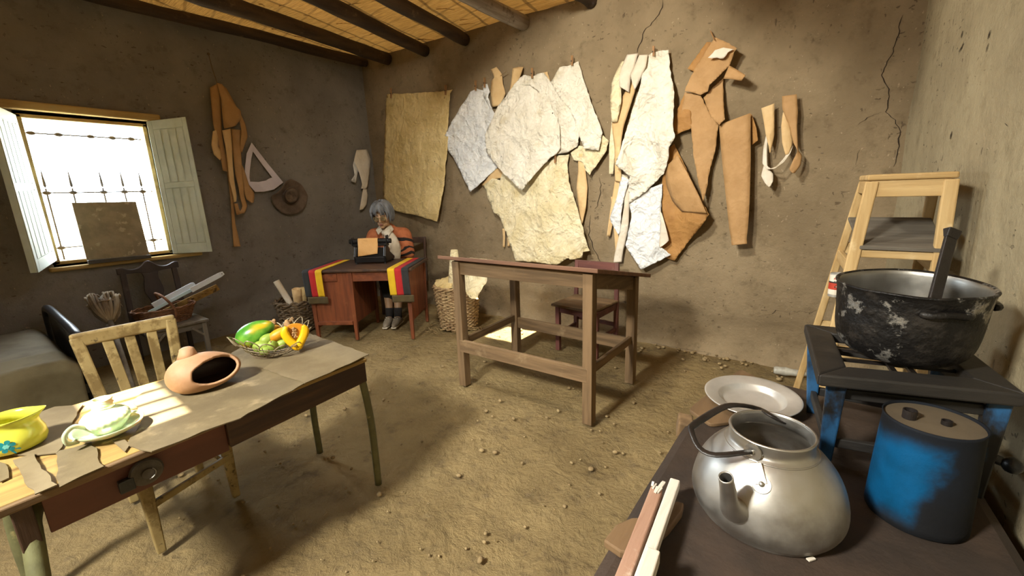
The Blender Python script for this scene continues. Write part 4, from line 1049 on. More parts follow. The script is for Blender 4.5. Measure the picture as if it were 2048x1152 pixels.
def runner(u0, u1, cols, label):
    t_ = thing('striped_runner', label, 'runner', D((u0+u1)/2, .25, DZ), 'striped cloth runners on the desk')
    w_ = (u1-u0)/3
    def path(s_):      # s from back edge to hanging hem
        if s_ < .60: return (.585-s_, DZ+.003)
        k = s_-.60
        if k < .03: return (-.015-k*.7, DZ+.003-k*k*12)
        return (-.036-.006*math.sin(k*9), DZ-.008-(k-.03))
    for i, c in enumerate(cols):
        def f(a, b, i=i):
            s_ = a*.86; v, z = path(s_); u = u0+w_*(i+b); sway = max(0, s_-.62)*.12
            return D(u+sway*.3, v-.004*math.sin(b*6+i*2+s_*5)*min(1, max(0, s_-.62)*6), z)
        build('stripe', MB().grid(f, 60, 5), M[c], t_, smooth=True, solid=.003)
    def f(a, b):
        s_ = .86+a*.065; v, z = path(s_); return D(u0-.004+(u1-u0+.008)*b+.03, v-.004-.004*math.sin(b*9), z)
    lab(build('hem_band', MB().grid(f, 6, 14), M['folive'], t_, smooth=True, solid=.006), 'olive knitted hem band')
runner(-.015, .165, ('fblack', 'fred', 'fyellow'), 'black, red and yellow runner hanging over the left end of the desk')
runner(.765, .955, ('fyellow', 'fred', 'fblack'), 'yellow, red and black runner hanging over the right end of the desk')
# typewriter: carriage side toward the viewer
tu0, tu1, tv0, tv1 = .345, .655, .27, .53; z0 = DZ
t = thing('typewriter', 'black vintage typewriter with a tan sheet in its carriage on the desk', 'typewriter', D(.5, .4, DZ))
mb = MB(); pr = [(tv0, z0+.012), (tv0, z0+.055), (tv0+.03, z0+.12), (tv0+.10, z0+.125), (tv0+.14, z0+.075), (tv1, z0+.03), (tv1, z0+.012)]
n_ = len(pr)
for a, b in ((tu0, tu0+.022), (tu1-.022, tu1)):
    vs = [D(a, v, z) for v, z in pr]+[D(b, v, z) for v, z in pr]; mb.vf(vs, [tuple(range(n_)), tuple(range(2*n_-1, n_-1, -1))]+[(i, (i+1) % n_, n_+(i+1) % n_, n_+i) for i in range(n_)])
build('side_frame', mb, M['twblack'], t, bevel=.004)
build('base_frame', dbox(dbox(MB(), tu0, tu1, tv0, tv0+.03, z0+.012, z0+.05), tu0, tu1, tv1-.02, tv1, z0+.012, z0+.035), M['twblack'], t, bevel=.004)
build('back_plate', dbox(MB(), tu0+.02, tu1-.02, tv0+.035, tv0+.045, z0+.03, z0+.11), M['twblack'], t)
build('type_basket', MB().grid(lambda a, b: D(.5+.10*math.cos(PI*a), tv0+.10+.05*math.sin(PI*a)+.03*b, z0+.05+.05*b), 16, 3), M['twblack'], t, solid=.004)
for u, v in ((tu0+.015, tv0+.015), (tu1-.015, tv0+.015), (tu0+.015, tv1-.015), (tu1-.015, tv1-.015)): build('foot', MB().lathe([(0, 0), (.012, 0), (.010, .014), (0, .014)], 12, TR(D(u, v, z0))), M['twblack'], t)
zc_ = z0+.155; vc_ = tv0+.065
build('platen', MB().tube([D(tu0-.03, vc_, zc_), D(tu1+.02, vc_, zc_)], .019, 18), M['twblack'], t, smooth=False)
build('carriage', dbox(MB(), tu0-.015, tu1+.005, vc_-.03, vc_+.03, zc_-.032, zc_-.016), M['twblack'], t, bevel=.003)
for a, b in ((tu0-.055, tu0-.03), (tu1+.02, tu1+.045)): build('platen_knob', MB().tube([D(a, vc_, zc_), D(b, vc_, zc_)], .017, 16), M['twblack'], t)
build('end_plate', dbox(MB(), tu1+.002, tu1+.010, vc_-.035, vc_+.04, zc_-.035, zc_+.04), M['twblack'], t, bevel=.004); build('end_plate', dbox(MB(), tu0-.024, tu0-.016, vc_-.035, vc_+.03, zc_-.03, zc_+.028), M['twblack'], t, bevel=.004)
build('return_lever', MB().tube(catmull([D(tu1+.012, vc_+.02, zc_+.02), D(tu1+.035, vc_+.05, zc_+.05), D(tu1+.03, vc_+.10, zc_+.055)], 4), .004, 8), M['chrome'], t)
for u in (tu0+.07, tu1-.07): build('ribbon_spool', MB().lathe([(0, 0), (.026, 0), (.026, .008), (0, .008)], 20, TR(D(u, tv0+.11, z0+.127))), M['twblack'], t)
for r in range(4):
    for k in range(10):
        c = D(tu0+.045+.0245*k+.006*r, tv1-.10+.026*r, z0+.072-.012*r)
        build('key', MB().lathe([(0, 0), (.008, 0), (.008, .003), (0, .004)], 10, TR(c)).tube([c+V((0, 0, -.02)), c], .0015, 5), M['twblack'], t)
build('space_bar', dbox(MB(), tu0+.09, tu1-.09, tv1-.004, tv1+.008, z0+.028, z0+.036), M['twblack'], t)
def f(a, b):
    s_ = a; u = tu0+.035+.195*b
    if s_ < .35: th = s_/.35*1.5; return D(u, vc_-.021*math.sin(th+.1), zc_+.021*math.cos(th-.0)+.001)
    k = (s_-.35)/.65*1.0; return D(u+.004*math.sin(k*4), vc_-.022-.016*math.sin(k*2.2)-.012*k, zc_-.002-.092*k+.010*b*k-.008*k*(1-b))
tag(build('typed_sheet', MB().grid(f, 24, 10), M['orangepaper'], None, smooth=True, solid=.001), 'orange-tan blank sheet curling over the back of the typewriter', 'paper')

tw = [q for q in bpy.data.objects if q.name == 'typewriter'][0]; tw.scale.z = 1.38
ts = [q for q in bpy.data.objects if q.name == 'typed_sheet'][0]; ts.location.z = DZ+(ts.location.z-DZ)*1.38; ts.scale.z = 1.38

# ---------------------------------------------------------------- seated writer
t = thing('person', 'seated grey-haired person in glasses and orange striped sweater typing at the desk', 'person', D(.56, 1.0, 0))
def Q(u, v, z): return D(u, v, z)
PU = .50
HS = 1.05; head = Q(PU, .735, 1.112); 
def limb(mb, pts, rad, n=14):
    P = catmull([list(p)+[r] for p, r in zip(pts, rad)], 5); mb.tube([p[:3] for p in P], [p[3] for p in P], n)
    mb.ball(pts[0], rad[0], None, n, 8); mb.ball(pts[-1], rad[-1], None, n, 8)
mb = MB()
# trunk
limb(mb, [Q(.53, 1.02, .44), Q(.53, .99, .60), Q(.52, .94, .74), Q(.51, .87, .86), Q(.505, .82, .94)], [.135, .118, .118, .122, .075])
limb(mb, [Q(.505, .84, .93), Q(PU, .79, 1.0), Q(PU, .765, 1.05)], [.055, .046, .046])
for s_ in (-1, 1):
    sh, el, wr = Q(.505+.155*s_, .86, .905), Q(.50+.215*s_, .80, .70), Q(.50+.075*s_, .60, .775)
    limb(mb, [Q(.505+.06*s_, .86, .92), sh], [.06, .055]); limb(mb, [sh, (sh+el)/2, el], [.052, .046, .038]); limb(mb, [el, (el+wr)/2, wr], [.038, .034, .024])
    # hand: palm and five fingers curled on the keys
    pc_ = Q(.50+.062*s_, .555, .778); limb(mb, [wr, pc_], [.022, .026])
    for k, (du, L_) in enumerate(((-.024, .052), (-.009, .062), (.006, .066), (.021, .058))):
        b = pc_+DU*(-du*s_)-DV*.018; m_ = b-DV*L_*.5+V((0, 0, .008)); e = b-DV*L_*.8+V((0, 0, -.020)); limb(mb, [b, m_, e], [.0095, .0085, .007], 8)
    b = pc_-DU*.022*s_+V((0, 0, -.004)); limb(mb, [b, b-DU*.018*s_-DV*.022+V((0, 0, -.004)), b-DU*.016*s_-DV*.044+V((0, 0, -.014))], [.011, .0095, .008], 8)
    kn, an = Q(.575+.055*s_, .60, .47), Q(.60+.045*s_, .50, .085); hp_ = Q(.535+.085*s_, 1.0, .45)
    limb(mb, [hp_, (hp_+kn)/2, kn], [.085, .074, .056]); limb(mb, [kn, kn*.6+an*.4+DV*.012, an], [.054, .050, .032])
    limb(mb, [an, an-DV*.05+V((0, 0, -.045)), an-DV*.15+V((0, 0, -.058))], [.034, .032, .022])
# head
HF = (-DV*.94 + V((0, 0, -.34))).normalized(); HU = (V((0, 0, 1))-HF*HF.z).normalized(); HR = HU.cross(HF)*-1
RH = Matrix((DU, -HF, HU)).transposed()      # local x: person's left, y: back, z: up
def Hh(x, y, z): return head + RH @ (V((x, y, z))*HS)
def skull(q):
    z = q.z; k = 1.0
    if z < 0: k = 1-.30*min(1, (-z/.12))**1.4
    return V((q.x*k, q.y*(1 if q.y > 0 else (1-.10*min(1, max(0, -z/.12)))), z))
mb.ball(head, (.073, .092, .115), RH*HS, 28, 20, skull)
limb(mb, [Hh(0, -.090, .018), Hh(0, -.101, -.006), Hh(0, -.108, -.024)], [.008, .009, .0105], 10)      # nose
mb.ball(Hh(.010, -.103, -.030), .008, None, 10, 8).ball(Hh(-.010, -.103, -.030), .008, None, 10, 8)
mb.ball(Hh(.031, -.040, -.070), (.024, .032, .028), RH*HS, 12, 8).ball(Hh(-.031, -.040, -.070), (.024, .032, .028), RH*HS, 12, 8)
mb.ball(Hh(0, -.060, -.078), (.034, .030, .030), RH*HS, 12, 8)
mb.ball(Hh(0, -.078, -.094), (.022, .016, .016), RH*HS, 12, 8)                        # chin
for s_ in (-1, 1):
    mb.ball(Hh(.040*s_, -.066, -.022), (.024, .020, .024), RH*HS, 12, 8)                 # cheek
    mb.ball(Hh(.028*s_, -.083, .032), (.024, .012, .009), RH*HS, 12, 8)                   # brow
    mb.ball(Hh(.076*s_, .006, -.002), (.009, .020, .031), RH*HS, 12, 10)                  # ear
mb.ball(Hh(0, -.094, -.052), (.022, .010, .007), RH*HS, 12, 8).ball(Hh(0, -.092, -.064), (.020, .010, .008), RH*HS, 12, 8)
body = build('body', mb, M['skin'], t, remesh=.0045)
lp = build('lips', MB().ball(Hh(0, -.1015, -.0525), (.018, .006, .0035), RH*HS, 12, 8).ball(Hh(0, -.0995, -.0625), (.016, .006, .004), RH*HS, 12, 8), M['lips'], t, smooth=True)
for s_ in (-1, 1):
    e = build('eye', MB().ball(Hh(.029*s_, -.081, .012), (.013, .009, .0075), RH*HS, 14, 10), M['shirt'], t, smooth=True)
    build('iris', MB().ball(Hh(.029*s_, -.0885, .009), (.0052, .003, .0052), RH*HS, 10, 8), M['eye'], e, smooth=True)
    build('eyebrow', MB().tube([Hh(.010*s_, -.094, .038), Hh(.028*s_, -.096, .044), Hh(.050*s_, -.082, .038)], .0035, 6), M['hair'], t, smooth=True)
gl = build('glasses', MB().tube([Hh(.034+.027*math.cos(a), -.108+.004*abs(math.cos(a)), .004+.021*math.sin(a)) for a in [2*PI*i/24 for i in range(24)]], .0022, 6, closed=True)
           .tube([Hh(-.034+.027*math.cos(a), -.108+.004*abs(math.cos(a)), .004+.021*math.sin(a)) for a in [2*PI*i/24 for i in range(24)]], .0022, 6, closed=True)
           .tube([Hh(-.008, -.107, .010), Hh(0, -.111, .013), Hh(.008, -.107, .010)], .002, 6)
           .tube([Hh(.060, -.104, .008), Hh(.076, -.05, .010), Hh(.080, .01, .004)], .0018, 6).tube([Hh(-.060, -.104, .008), Hh(-.076, -.05, .010), Hh(-.080, .01, .004)], .0018, 6), M['specs'], t, smooth=True)
for s_ in (-1, 1): build('lens', MB().lathe([(0, 0), (.026, 0)], 20, Matrix.Translation(Hh(.034*s_, -.1055, .004)) @ (RH*HS).to_4x4() @ Matrix.Rotation(PI/2, 4, 'X') @ Matrix.Diagonal((1, .8, 1, 1))), M['lens'], gl, solid=.0015)
# hair: cap and overlapping locks, parted, reaching the nape
mb = MB()
def cap(a, b):
    th = a*2*PI; low = .02+.60*math.cos(th-PI/2) ; ph = PI/2-(PI/2+low*1.05)*b
    x, y, z = .082*math.cos(ph)*math.cos(th), .103*math.cos(ph)*math.sin(th), .126*math.sin(ph)
    k = 1+.05*nz(th*2.5, ph*2); return Hh(x*k, y*k+.004, z*k+.004)
mb.grid(cap, 48, 16)
bmesh.ops.remove_doubles(mb.bm, verts=mb.bm.verts, dist=1e-4)
random.seed(21)
for i in range(230):
    th = random.uniform(0, 2*PI); 
    if math.sin(th) < -.55 and random.random() < .35: continue
    front = max(0, -math.sin(th)); 
    end = -.05-.42*(1-front)**1.0*random.uniform(.7, 1.1) if front < .6 else random.uniform(.22, .60)
    P = []; off = random.uniform(.97, 1.13)
    for k in range(6):
        s_ = k/5; ph = (1.35-random.uniform(0, .1))*(1-s_)+end*s_; tt = th+.35*s_*math.sin(i*1.7)
        r = off*(1.0+.10*math.sin(s_*PI)+(.05+.16*((i*37) % 10)/10)*s_*s_); P.append(Hh(.084*math.cos(ph)*math.cos(tt)*r, .105*math.cos(ph)*math.sin(tt)*r, .128*math.sin(ph)*r+.004))
    mb.tube(catmull(P, 3), [x*1.25 for x in [.010]*4+[.0095]*6+[.008, .007, .0055, .004, .0025, .001]], 6)
build('hair', mb, M['hair'], t, smooth=True)
# clothes
mb = MB()
limb(mb, [Q(.53, 1.02, .50), Q(.53, .99, .62), Q(.52, .94, .75), Q(.51, .88, .86), Q(.505, .85, .93)], [.160, .148, .146, .140, .095], 20)
for s_ in (-1, 1):
    sh, el, wr = Q(.505+.155*s_, .86, .885), Q(.50+.220*s_, .80, .70), Q(.50+.085*s_, .63, .768)
    limb(mb, [Q(.505+.05*s_, .86, .90), sh], [.082, .088], 18); limb(mb, [sh, (sh+el)/2, el], [.088, .080, .066], 18); limb(mb, [el, (el+wr)/2, wr], [.064, .050, .034], 18)
build('sweater', mb, M['sweater'], t, remesh=.008)
mb = MB()      # white shirt front bulging out of the open sweater
limb(mb, [Q(.545, .735, .93), Q(.575, .690, .86), Q(.60, .665, .77), Q(.60, .68, .68)], [.036, .070, .080, .065], 18)
limb(mb, [Q(.47, .76, .95), Q(.51, .715, .93), Q(.55, .735, .95)], [.02, .026, .022], 12)
build('shirt', mb, M['shirt'], t, remesh=.006)
for s_ in (-1, 1):
    mb = MB().vf([Q(.50+.012*s_, .722, .955), Q(.50+.055*s_, .745, .915), Q(.50+.085*s_, .775, .955), Q(.50+.055*s_, .79, 1.0), Q(.50+.035*s_, .755, .985)], [(0, 1, 2, 3, 4)]); m2 = MB()
    m2.vf([Q(.50+.008*s_, .70, .955), Q(.50+.060*s_, .715, .915), Q(.50+.095*s_, .755, .958), Q(.50+.058*s_, .79, 1.005), Q(.50+.032*s_, .745, .985)], [(0, 1, 2, 3, 4)])
    build('collar', m2, M['shirt'], t, solid=.008)
mb = MB()
limb(mb, [Q(.535, 1.0, .47), Q(.56, .80, .47), Q(.575, .60, .44)], [.155, .135, .105], 20); limb(mb, [Q(.575, .62, .44), Q(.595, .585, .33)], [.11, .095], 18)
for s_ in (-1, 1): limb(mb, [Q(.575+.06*s_, .60, .44), Q(.595+.055*s_, .57, .31)], [.075, .068], 16)
build('skirt', mb, M['skirt'], t, remesh=.008)
for s_ in (-1, 1):
    an = Q(.60+.045*s_, .50, .085)
    build('sock', MB().tube([an+V((0, 0, .085))+DV*.008, an+V((0, 0, .05)), an+V((0, 0, -.015))], [.043, .041, .040], 14), M['sock'], t, smooth=True)
    mb = MB(); limb(mb, [an+DV*.02+V((0, 0, -.045)), an-DV*.05+V((0, 0, -.040)), an-DV*.12+V((0, 0, -.052)), an-DV*.165+V((0, 0, -.060))], [.040, .043, .036, .024], 14)
    sh_ = build('shoe', mb, M['shoe'], t, remesh=.006)
    build('sole', MB().hexa([an+DV*.055+DU*-.034+V((0, 0, -.085)), an+DV*.055+DU*.034+V((0, 0, -.085)), an-DV*.185+DU*.026+V((0, 0, -.085)), an-DV*.185+DU*-.026+V((0, 0, -.085)), an+DV*.055+DU*-.036+V((0, 0, -.068)), an+DV*.055+DU*.036+V((0, 0, -.068)), an-DV*.185+DU*.028+V((0, 0, -.068)), an-DV*.185+DU*-.028+V((0, 0, -.068))]), M['shirt'], t, bevel=.008)
    build('laces', MB().tube([an-DV*.05+DU*-.028+V((0, 0, .0)), an-DV*.085+DU*.02+V((0, 0, -.008))], .003, 6).tube([an-DV*.085+DU*-.028+V((0, 0, -.008)), an-DV*.11+DU*.02+V((0, 0, -.02))], .003, 6), M['shirt'], sh_)
# chair of the writer
t = thing('black_chair', 'dark chair behind the desk, mostly hidden by the seated person', 'chair', D(.56, 1.05, 0))
for u, v, z in ((.36, .86, .30), (.74, .86, .30), (.36, 1.22, .30), (.74, 1.22, .30)): build('leg', MB().beam(D(u, v, 0), D(u, v, z), .03, .03, DU), M['dkwoodZ'], t)
build('seat', dbox(MB(), .34, .76, .84, 1.24, .285, .318), M['dkwoodX'], t, bevel=.006)
for u in (.36, .78): build('back_post', MB().beam(D(u, 1.22, .30), D(u, 1.28, .82), .032, .028, DU), M['dkwoodZ'], t, bevel=.006)
build('back_rail', MB().beam(D(.35, 1.275, .79), D(.80, 1.275, .79), .022, .07), M['dkwoodX'], t, bevel=.008)

# ---------------------------------------------------------------- baskets of paper rolls by the desk
def rollp(mb, p, q, r, turns=2.2, tp_=1.0):
    p, q = V(p), V(q); d_, a_, b_ = frame_z(q-p); n = 40
    def f(u, v):
        th = u*turns*2*PI; rr = r*(1-.35*u)*(1-v+tp_*v); return p*(1-v)+q*v + (a_*math.cos(th)+b_*math.sin(th))*rr
    mb.grid(f, 60, 6)
def roll(label, p, q, r, mat, grp, tp_=1.0):
    mb = MB(); rollp(mb, p, q, r, 2.2, tp_); return tag(build('paper_roll', mb, M[mat], None, smooth=True, solid=.0015), label, 'paper roll', grp)
b1 = V((-4.28, 2.06, 0))
t = thing('dark_wicker_basket', 'dark coarse wicker basket of paper rolls left of the desk', 'basket', b1)
woven(t, b1, .15, .20, .30, M['wick3'], 14, 15, .011, wobble=.6)
g1 = 'paper rolls in the dark basket'
roll('thick pale paper roll leaning left in the dark basket', b1+V((.02, .02, .05)), above(552, 562, (-4.42, 1.98)), .032, 'ltpaper', g1)
roll('crumpled tan paper roll upright in the dark basket', b1+V((.02, .0, .05)), above(592, 578, (-4.2, 2.04)), .045, 'tanL', g1)
roll('grey paper roll in the dark basket, nearest the desk', b1+V((.06, .02, .05)), above(606, 575, (-4.2, 2.12)), .03, 'kraft', g1)
b2 = V((-2.90, 2.97, 0))
t = thing('tan_wicker_basket', 'tall tan wicker basket stuffed with rolled paper, right of the desk', 'basket', b2)
woven(t, b2, .175, .222, .42, M['wick2'], 24, 17, .0098, wobble=.35)
g2 = 'paper rolls in the tan basket'
roll('tall cream paper cone standing in the tan basket beside the desk', b2+V((.0, -.05, .1)), above(908, 500, (-2.86, 2.92)), .115, 'creamp', g2, .32)
def cloth_spill(pix, Y, mat, label, amp):
    return None

# ---------------------------------------------------------------- drafting table
t = thing('drafting_table', 'tall brown drafting table with a sloping top in the middle of the room', 'table', (-1.47, 2.33, 0))
LF, RF, RB, LB_ = V((-1.93, 2.0, 0)), V((-.985, 2.01, 0)), V((-.985, 2.64, 0)), V((-1.96, 2.66, 0))
def ztop(y): return .885-(y-1.95)*.205
for p in (LF, RF, RB, LB_): build('leg', MB().beam(p, V((p.x, p.y, ztop(p.y)-.0)), .058, .058, (0, 1, 0)), M['draftZ'], t, bevel=.003)
for a, b, z1, z2 in ((LF, RF, ztop(2.0), ztop(2.0)), (LB_, RB, ztop(2.65), ztop(2.65)), (RF, RB, ztop(2.0), ztop(2.65)), (LF, LB_, ztop(2.0), ztop(2.65))):
    build('apron', MB().beam(V((a.x, a.y, z1-.045)), V((b.x, b.y, z2-.045)), .026, .085), M['draftX' if abs(a.y-b.y) < .3 else 'draftY'], t, bevel=.002)
for a, b, z, h in ((LF, RF, .295, .085), (LB_, RB, .275, .085), (RF, RB, .315, .05), (LF, LB_, .315, .05)):
    off = V((0, -.018, 0)) if a is LF and b is RF else V((0, 0, 0))
    build('stretcher', MB().beam(V((a.x, a.y, z))+off, V((b.x, b.y, z))+off, .024, h), M['draftX' if abs(a.y-b.y) < .3 else 'draftY'], t, bevel=.003)
mb = MB().hexa([V((x, y, ztop(y)+dz)) for dz in (.0, .024) for x, y in ((-2.06, 1.945), (-.91, 1.945), (-.91, 2.76), (-2.06, 2.76))])
build('tabletop', mb, M['drafttop'], t, bevel=.004)
tag(sheet_on('paper_scrap', '', [(-1.80, 1.975), (-1.66, 1.97), (-1.655, 2.03), (-1.79, 2.04)], M['creamp'], 0, th=.001), 'small yellowish scrap lying on the front edge of the drafting table', 'paper')
o = bpy.data.objects['paper_scrap']; o.location.z = ztop(2.0)+.024; o.rotation_euler = (math.atan(-.205), 0, 0)

# ---------------------------------------------------------------- maroon chair behind it
t = thing('maroon_chair', 'dull maroon wooden chair behind the drafting table, facing the viewer', 'chair', (-1.54, 3.06, 0))
s1, s2, s3, s4 = V((-1.735, 2.90, 0)), V((-1.375, 2.86, 0)), V((-1.345, 3.24, 0)), V((-1.735, 3.27, 0)); zs = .405
for p in (s1, s2): build('leg', MB().beam(p+V((.02, .02, 0)), p+V((.02, .02, zs-.02)), .036, .036, (0, 1, 0)), M['maroonZ'], t, bevel=.003)
for p, e in ((s3, V((-1.37, 3.30, .70))), (s4, V((-1.75, 3.32, .70)))):
    build('leg', MB().beam(p, p+V((0, 0, zs)), .034, .036, (0, 1, 0)), M['maroonZ'], t, bevel=.003); build('back_post', MB().beam(p+V((0, 0, zs-.01)), e, .034, .030, (0, 1, 0)), M['maroonZ'], t, bevel=.004)
build('seat', MB().hexa([V((p.x, p.y, z)) for z in (zs-.022, zs) for p in (s1+V((-.02, -.03, 0)), s2+V((.02, -.03, 0)), s3+V((.02, 0, 0)), s4+V((-.01, 0, 0)))]), M['draftX'], t, bevel=.008)
build('back_rail', MB().beam(V((-1.76, 3.315, .665)), V((-1.36, 3.295, .665)), .020, .075), M['maroonX'], t, bevel=.005)
build('back_rail', MB().beam(V((-1.745, 3.295, .53)), V((-1.36, 3.275, .53)), .018, .045), M['maroonX'], t, bevel=.004)
for a, b, z in ((s1, s2, zs-.05), (s2, s3, zs-.05), (s1, s4, zs-.05)): build('apron', MB().beam(a+V((.02, .02, z)), b+V((0, 0, z)), .018, .05), M['maroonX'], t)
for a, b, z in ((s1, s4, .13), (s2, s3, .15), (s4, s3, .19)): build('stretcher', MB().beam(a+V((.01, .01, z)), b+V((0, 0, z)), .018, .032), M['maroonY'], t)

# ---------------------------------------------------------------- papers pinned to the walls
def unproject(plane, x, y, d):
    return ony(x, y, YB-.004-d) if plane == 'b' else onx(x, y, XL+.004+d)
GP = {'b': 'papers pinned to the back wall', 'l': 'paper patterns on the left wall'}
def sheetpx(name, label, cat, plane, pts, mat, ctrl, amp=.008, step=5, fr=.024, group=None, jag=1.0, seed=0):
    """outline in picture pixels carried onto the wall; ctrl = (x, y, stand-off from the wall)"""
    bm = bmesh.new(); P = []; random.seed(hash(label) % 1000 if False else len(label)*31+seed)
    for a, b in zip(pts, pts[1:]+pts[:1]):
        L_ = math.hypot(b[0]-a[0], b[1]-a[1]); n = max(1, int(L_/6))
        for i in range(n):
            k = i/n; j = jag if i else jag*.3
            P.append((a[0]+(b[0]-a[0])*k+random.uniform(-j, j), a[1]+(b[1]-a[1])*k+random.uniform(-j, j)))
    bm.faces.new([bm.verts.new((x, y, 0)) for x, y in P]); tess(bm, step)
    for v in bm.verts:
        x, y = v.co.x, v.co.y; sw = 0; sd_ = 0
        for (cx, cy, cd) in ctrl:
            w_ = 1/(((x-cx)**2+(y-cy)**2)+60)**1.5; sw += w_; sd_ += w_*cd
        r = noise.voronoi(V((x*fr, y*fr, len(label)*.37+seed)))[0][0]; r2 = noise.voronoi(V((x*fr*2.3, y*fr*2.3, len(label)*.7+seed)))[0][0]
        d = sd_/sw + amp*1.1*(.5-r) + amp*.3*(.5-r2)
        v.co = unproject(plane, x, y, max(.018, d))
    o = build(name, bm, M[mat], None, smooth=True, solid=.0012)
    return tag(o, label, cat, group or GP[plane])
def ribbon(name, label, cat, plane, rows, mat, group=None, n=7, bow=.0, across=5, link=None):
    """rows of (left x, left y, left stand-off, right x, right y, right stand-off)"""
    C_ = catmull(rows, n); R_ = []; mb = link or MB()
    for i, q in enumerate(C_):      # mostly straight edges between the folds
        k = min(len(rows)-2, i//n); f_ = (i-k*n)/n; R_.append([.35*q[j]+.65*(rows[k][j]*(1-f_)+rows[k+1][j]*f_) for j in range(6)])
    def f(u, v):
        q = R_[min(len(R_)-1, round(u*(len(R_)-1)))]
        d = q[2]*(1-v)+q[5]*v + .45*bow*math.sin(v*PI) + .004*nz(u*6, v*3, len(label))
        return unproject(plane, q[0]*(1-v)+q[3]*v, q[1]*(1-v)+q[4]*v, max(.016, d))
    mb.grid(f, len(R_)-1, across)
    if link: return None
    o = build(name, mb, M[mat], None, smooth=True, solid=.0014); return tag(o, label, cat, group or GP[plane])
def z1(*p): return [(750+a/2.56, 90+b/2.56) for a, b in p]
def z2(*p): return [(1180+a/2.4, 60+b/2.4) for a, b in p]
def z7(*p): return [(400+a/2.81, 90+b/2.81) for a, b in p]
def r2(rows, zf): 
    out = []
    for (a, b, d, e, f, g) in rows: (p, q), (s_, u) = zf((a, b), (e, f)); out.append((p, q, d, s_, u, g))
    return out
# big kraft sheet
sheetpx('kraft_sheet', 'large yellowed kraft sheet hanging alone behind the seated person', 'paper', 'b',
        [(774, 188), (830, 186), (887, 182), (905, 179), (900, 187), (898, 219), (895, 293), (889, 363), (880, 415), (874, 443), (828, 430), (793, 422), (768, 416), (766, 363), (769, 285), (771, 227)], 'kraft',
        [(774, 188, .02), (890, 182, .02), (830, 190, .03), (895, 290, .06), (768, 300, .04), (872, 440, .13), (768, 415, .06), (830, 340, .06)], .010)
# group of white sheets
sheetpx('white_sheet', 'cool white diamond-hung sheet at the left of the overlapping papers', 'paper', 'b', z1((487, 240), (520, 222), (552, 232), (600, 330), (660, 470), (660, 600), (630, 625), (560, 690), (488, 753), (440, 650), (347, 485), (400, 380)), 'bluew',
        [(945, 180, .03), (890, 280, .06), (940, 382, .08), (1000, 330, .03), (960, 270, .05)], .009, seed=1)
sheetpx('white_scrap', 'narrow white scrap pegged between the diamond sheet and the tan strip', 'paper', 'b', z1((550, 205), (575, 198), (588, 240), (580, 270), (600, 330), (585, 320), (556, 262)), 'bluew', [(967, 170, .03), (980, 215, .05)], .005)
ribbon('tan_strip', 'knotted tan strip hanging behind the white sheets, at their top left', 'paper strip', 'b', r2([(592, 125, .03, 622, 112, .05), (610, 165, .07, 650, 150, .05), (596, 185, .04, 655, 200, .05), (592, 240, .04, 668, 250, .03), (600, 318, .03, 640, 310, .03)], z1), 'tanL', n=6, bow=.02)
ribbon('tan_strip', 'tan strip looped over at the top between two white sheets', 'paper strip', 'b', r2([(735, 112, .03, 760, 112, .03), (705, 120, .06, 752, 135, .07), (700, 165, .05, 742, 165, .04), (690, 230, .03, 715, 225, .03), (664, 280, .02, 690, 280, .02)], z1), 'tanL', n=6)
sheetpx('white_sheet', 'plain white sheet pegged at the top centre, behind the large tilted sheet', 'paper', 'b', z1((740, 175), (760, 152), (800, 162), (830, 148), (865, 141), (900, 190), (960, 260), (1030, 380), (1047, 465), (1035, 520), (985, 552), (900, 565), (800, 400), (740, 260)), 'white',
        [(1062, 150, .03), (1155, 280, .05), (1130, 305, .055), (1040, 200, .03), (1090, 200, .045)], .008, seed=2)
sheetpx('tan_scrap', 'tan paper corner peeping out behind the top centre sheet', 'paper', 'b', z1((855, 142), (884, 136), (898, 196), (890, 200)), 'tanL', [(1090, 150, .02)], .002)
sheetpx('white_sheet', 'white sheet hanging from the highest peg at the right of the group', 'paper', 'b', z1((1005, 102), (1042, 82), (1060, 150), (1100, 270), (1140, 380), (1166, 450), (1145, 540), (1070, 532), (1047, 470), (1000, 330), (940, 265), (898, 190), (945, 115)), 'white',
        [(1143, 125, .03), (1110, 165, .05), (1205, 265, .07), (1195, 300, .08), (1165, 220, .05)], .008, seed=3)
sheetpx('cream_sheet', 'small cream sheet whose torn end hangs out at the lower right of the group', 'paper', 'b', z1((1000, 552), (1045, 515), (1120, 520), (1168, 462), (1196, 488), (1186, 540), (1100, 665), (1078, 640), (1062, 600), (1015, 588)), 'creamp',
        [(1150, 300, .025), (1215, 280, .05), (1180, 345, .06)], .006)
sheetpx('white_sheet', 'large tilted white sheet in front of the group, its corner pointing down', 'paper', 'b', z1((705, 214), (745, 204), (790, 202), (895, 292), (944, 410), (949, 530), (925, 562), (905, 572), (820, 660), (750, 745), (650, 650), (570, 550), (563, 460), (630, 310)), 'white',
        [(1025, 180, .07), (1060, 170, .05), (975, 290, .10), (1043, 380, .13), (1118, 300, .08), (1050, 270, .09), (1105, 220, .07)], .011, seed=4)
sheetpx('white_sheet', 'upper flap of white sheet folded over the tilted one', 'paper', 'b', z1((632, 312), (660, 290), (705, 213), (745, 165), (770, 152), (800, 170), (840, 240), (790, 203), (745, 205), (712, 225), (660, 330)), 'white', [(1050, 155, .045), (1010, 205, .075), (1060, 180, .07)], .005, seed=5)
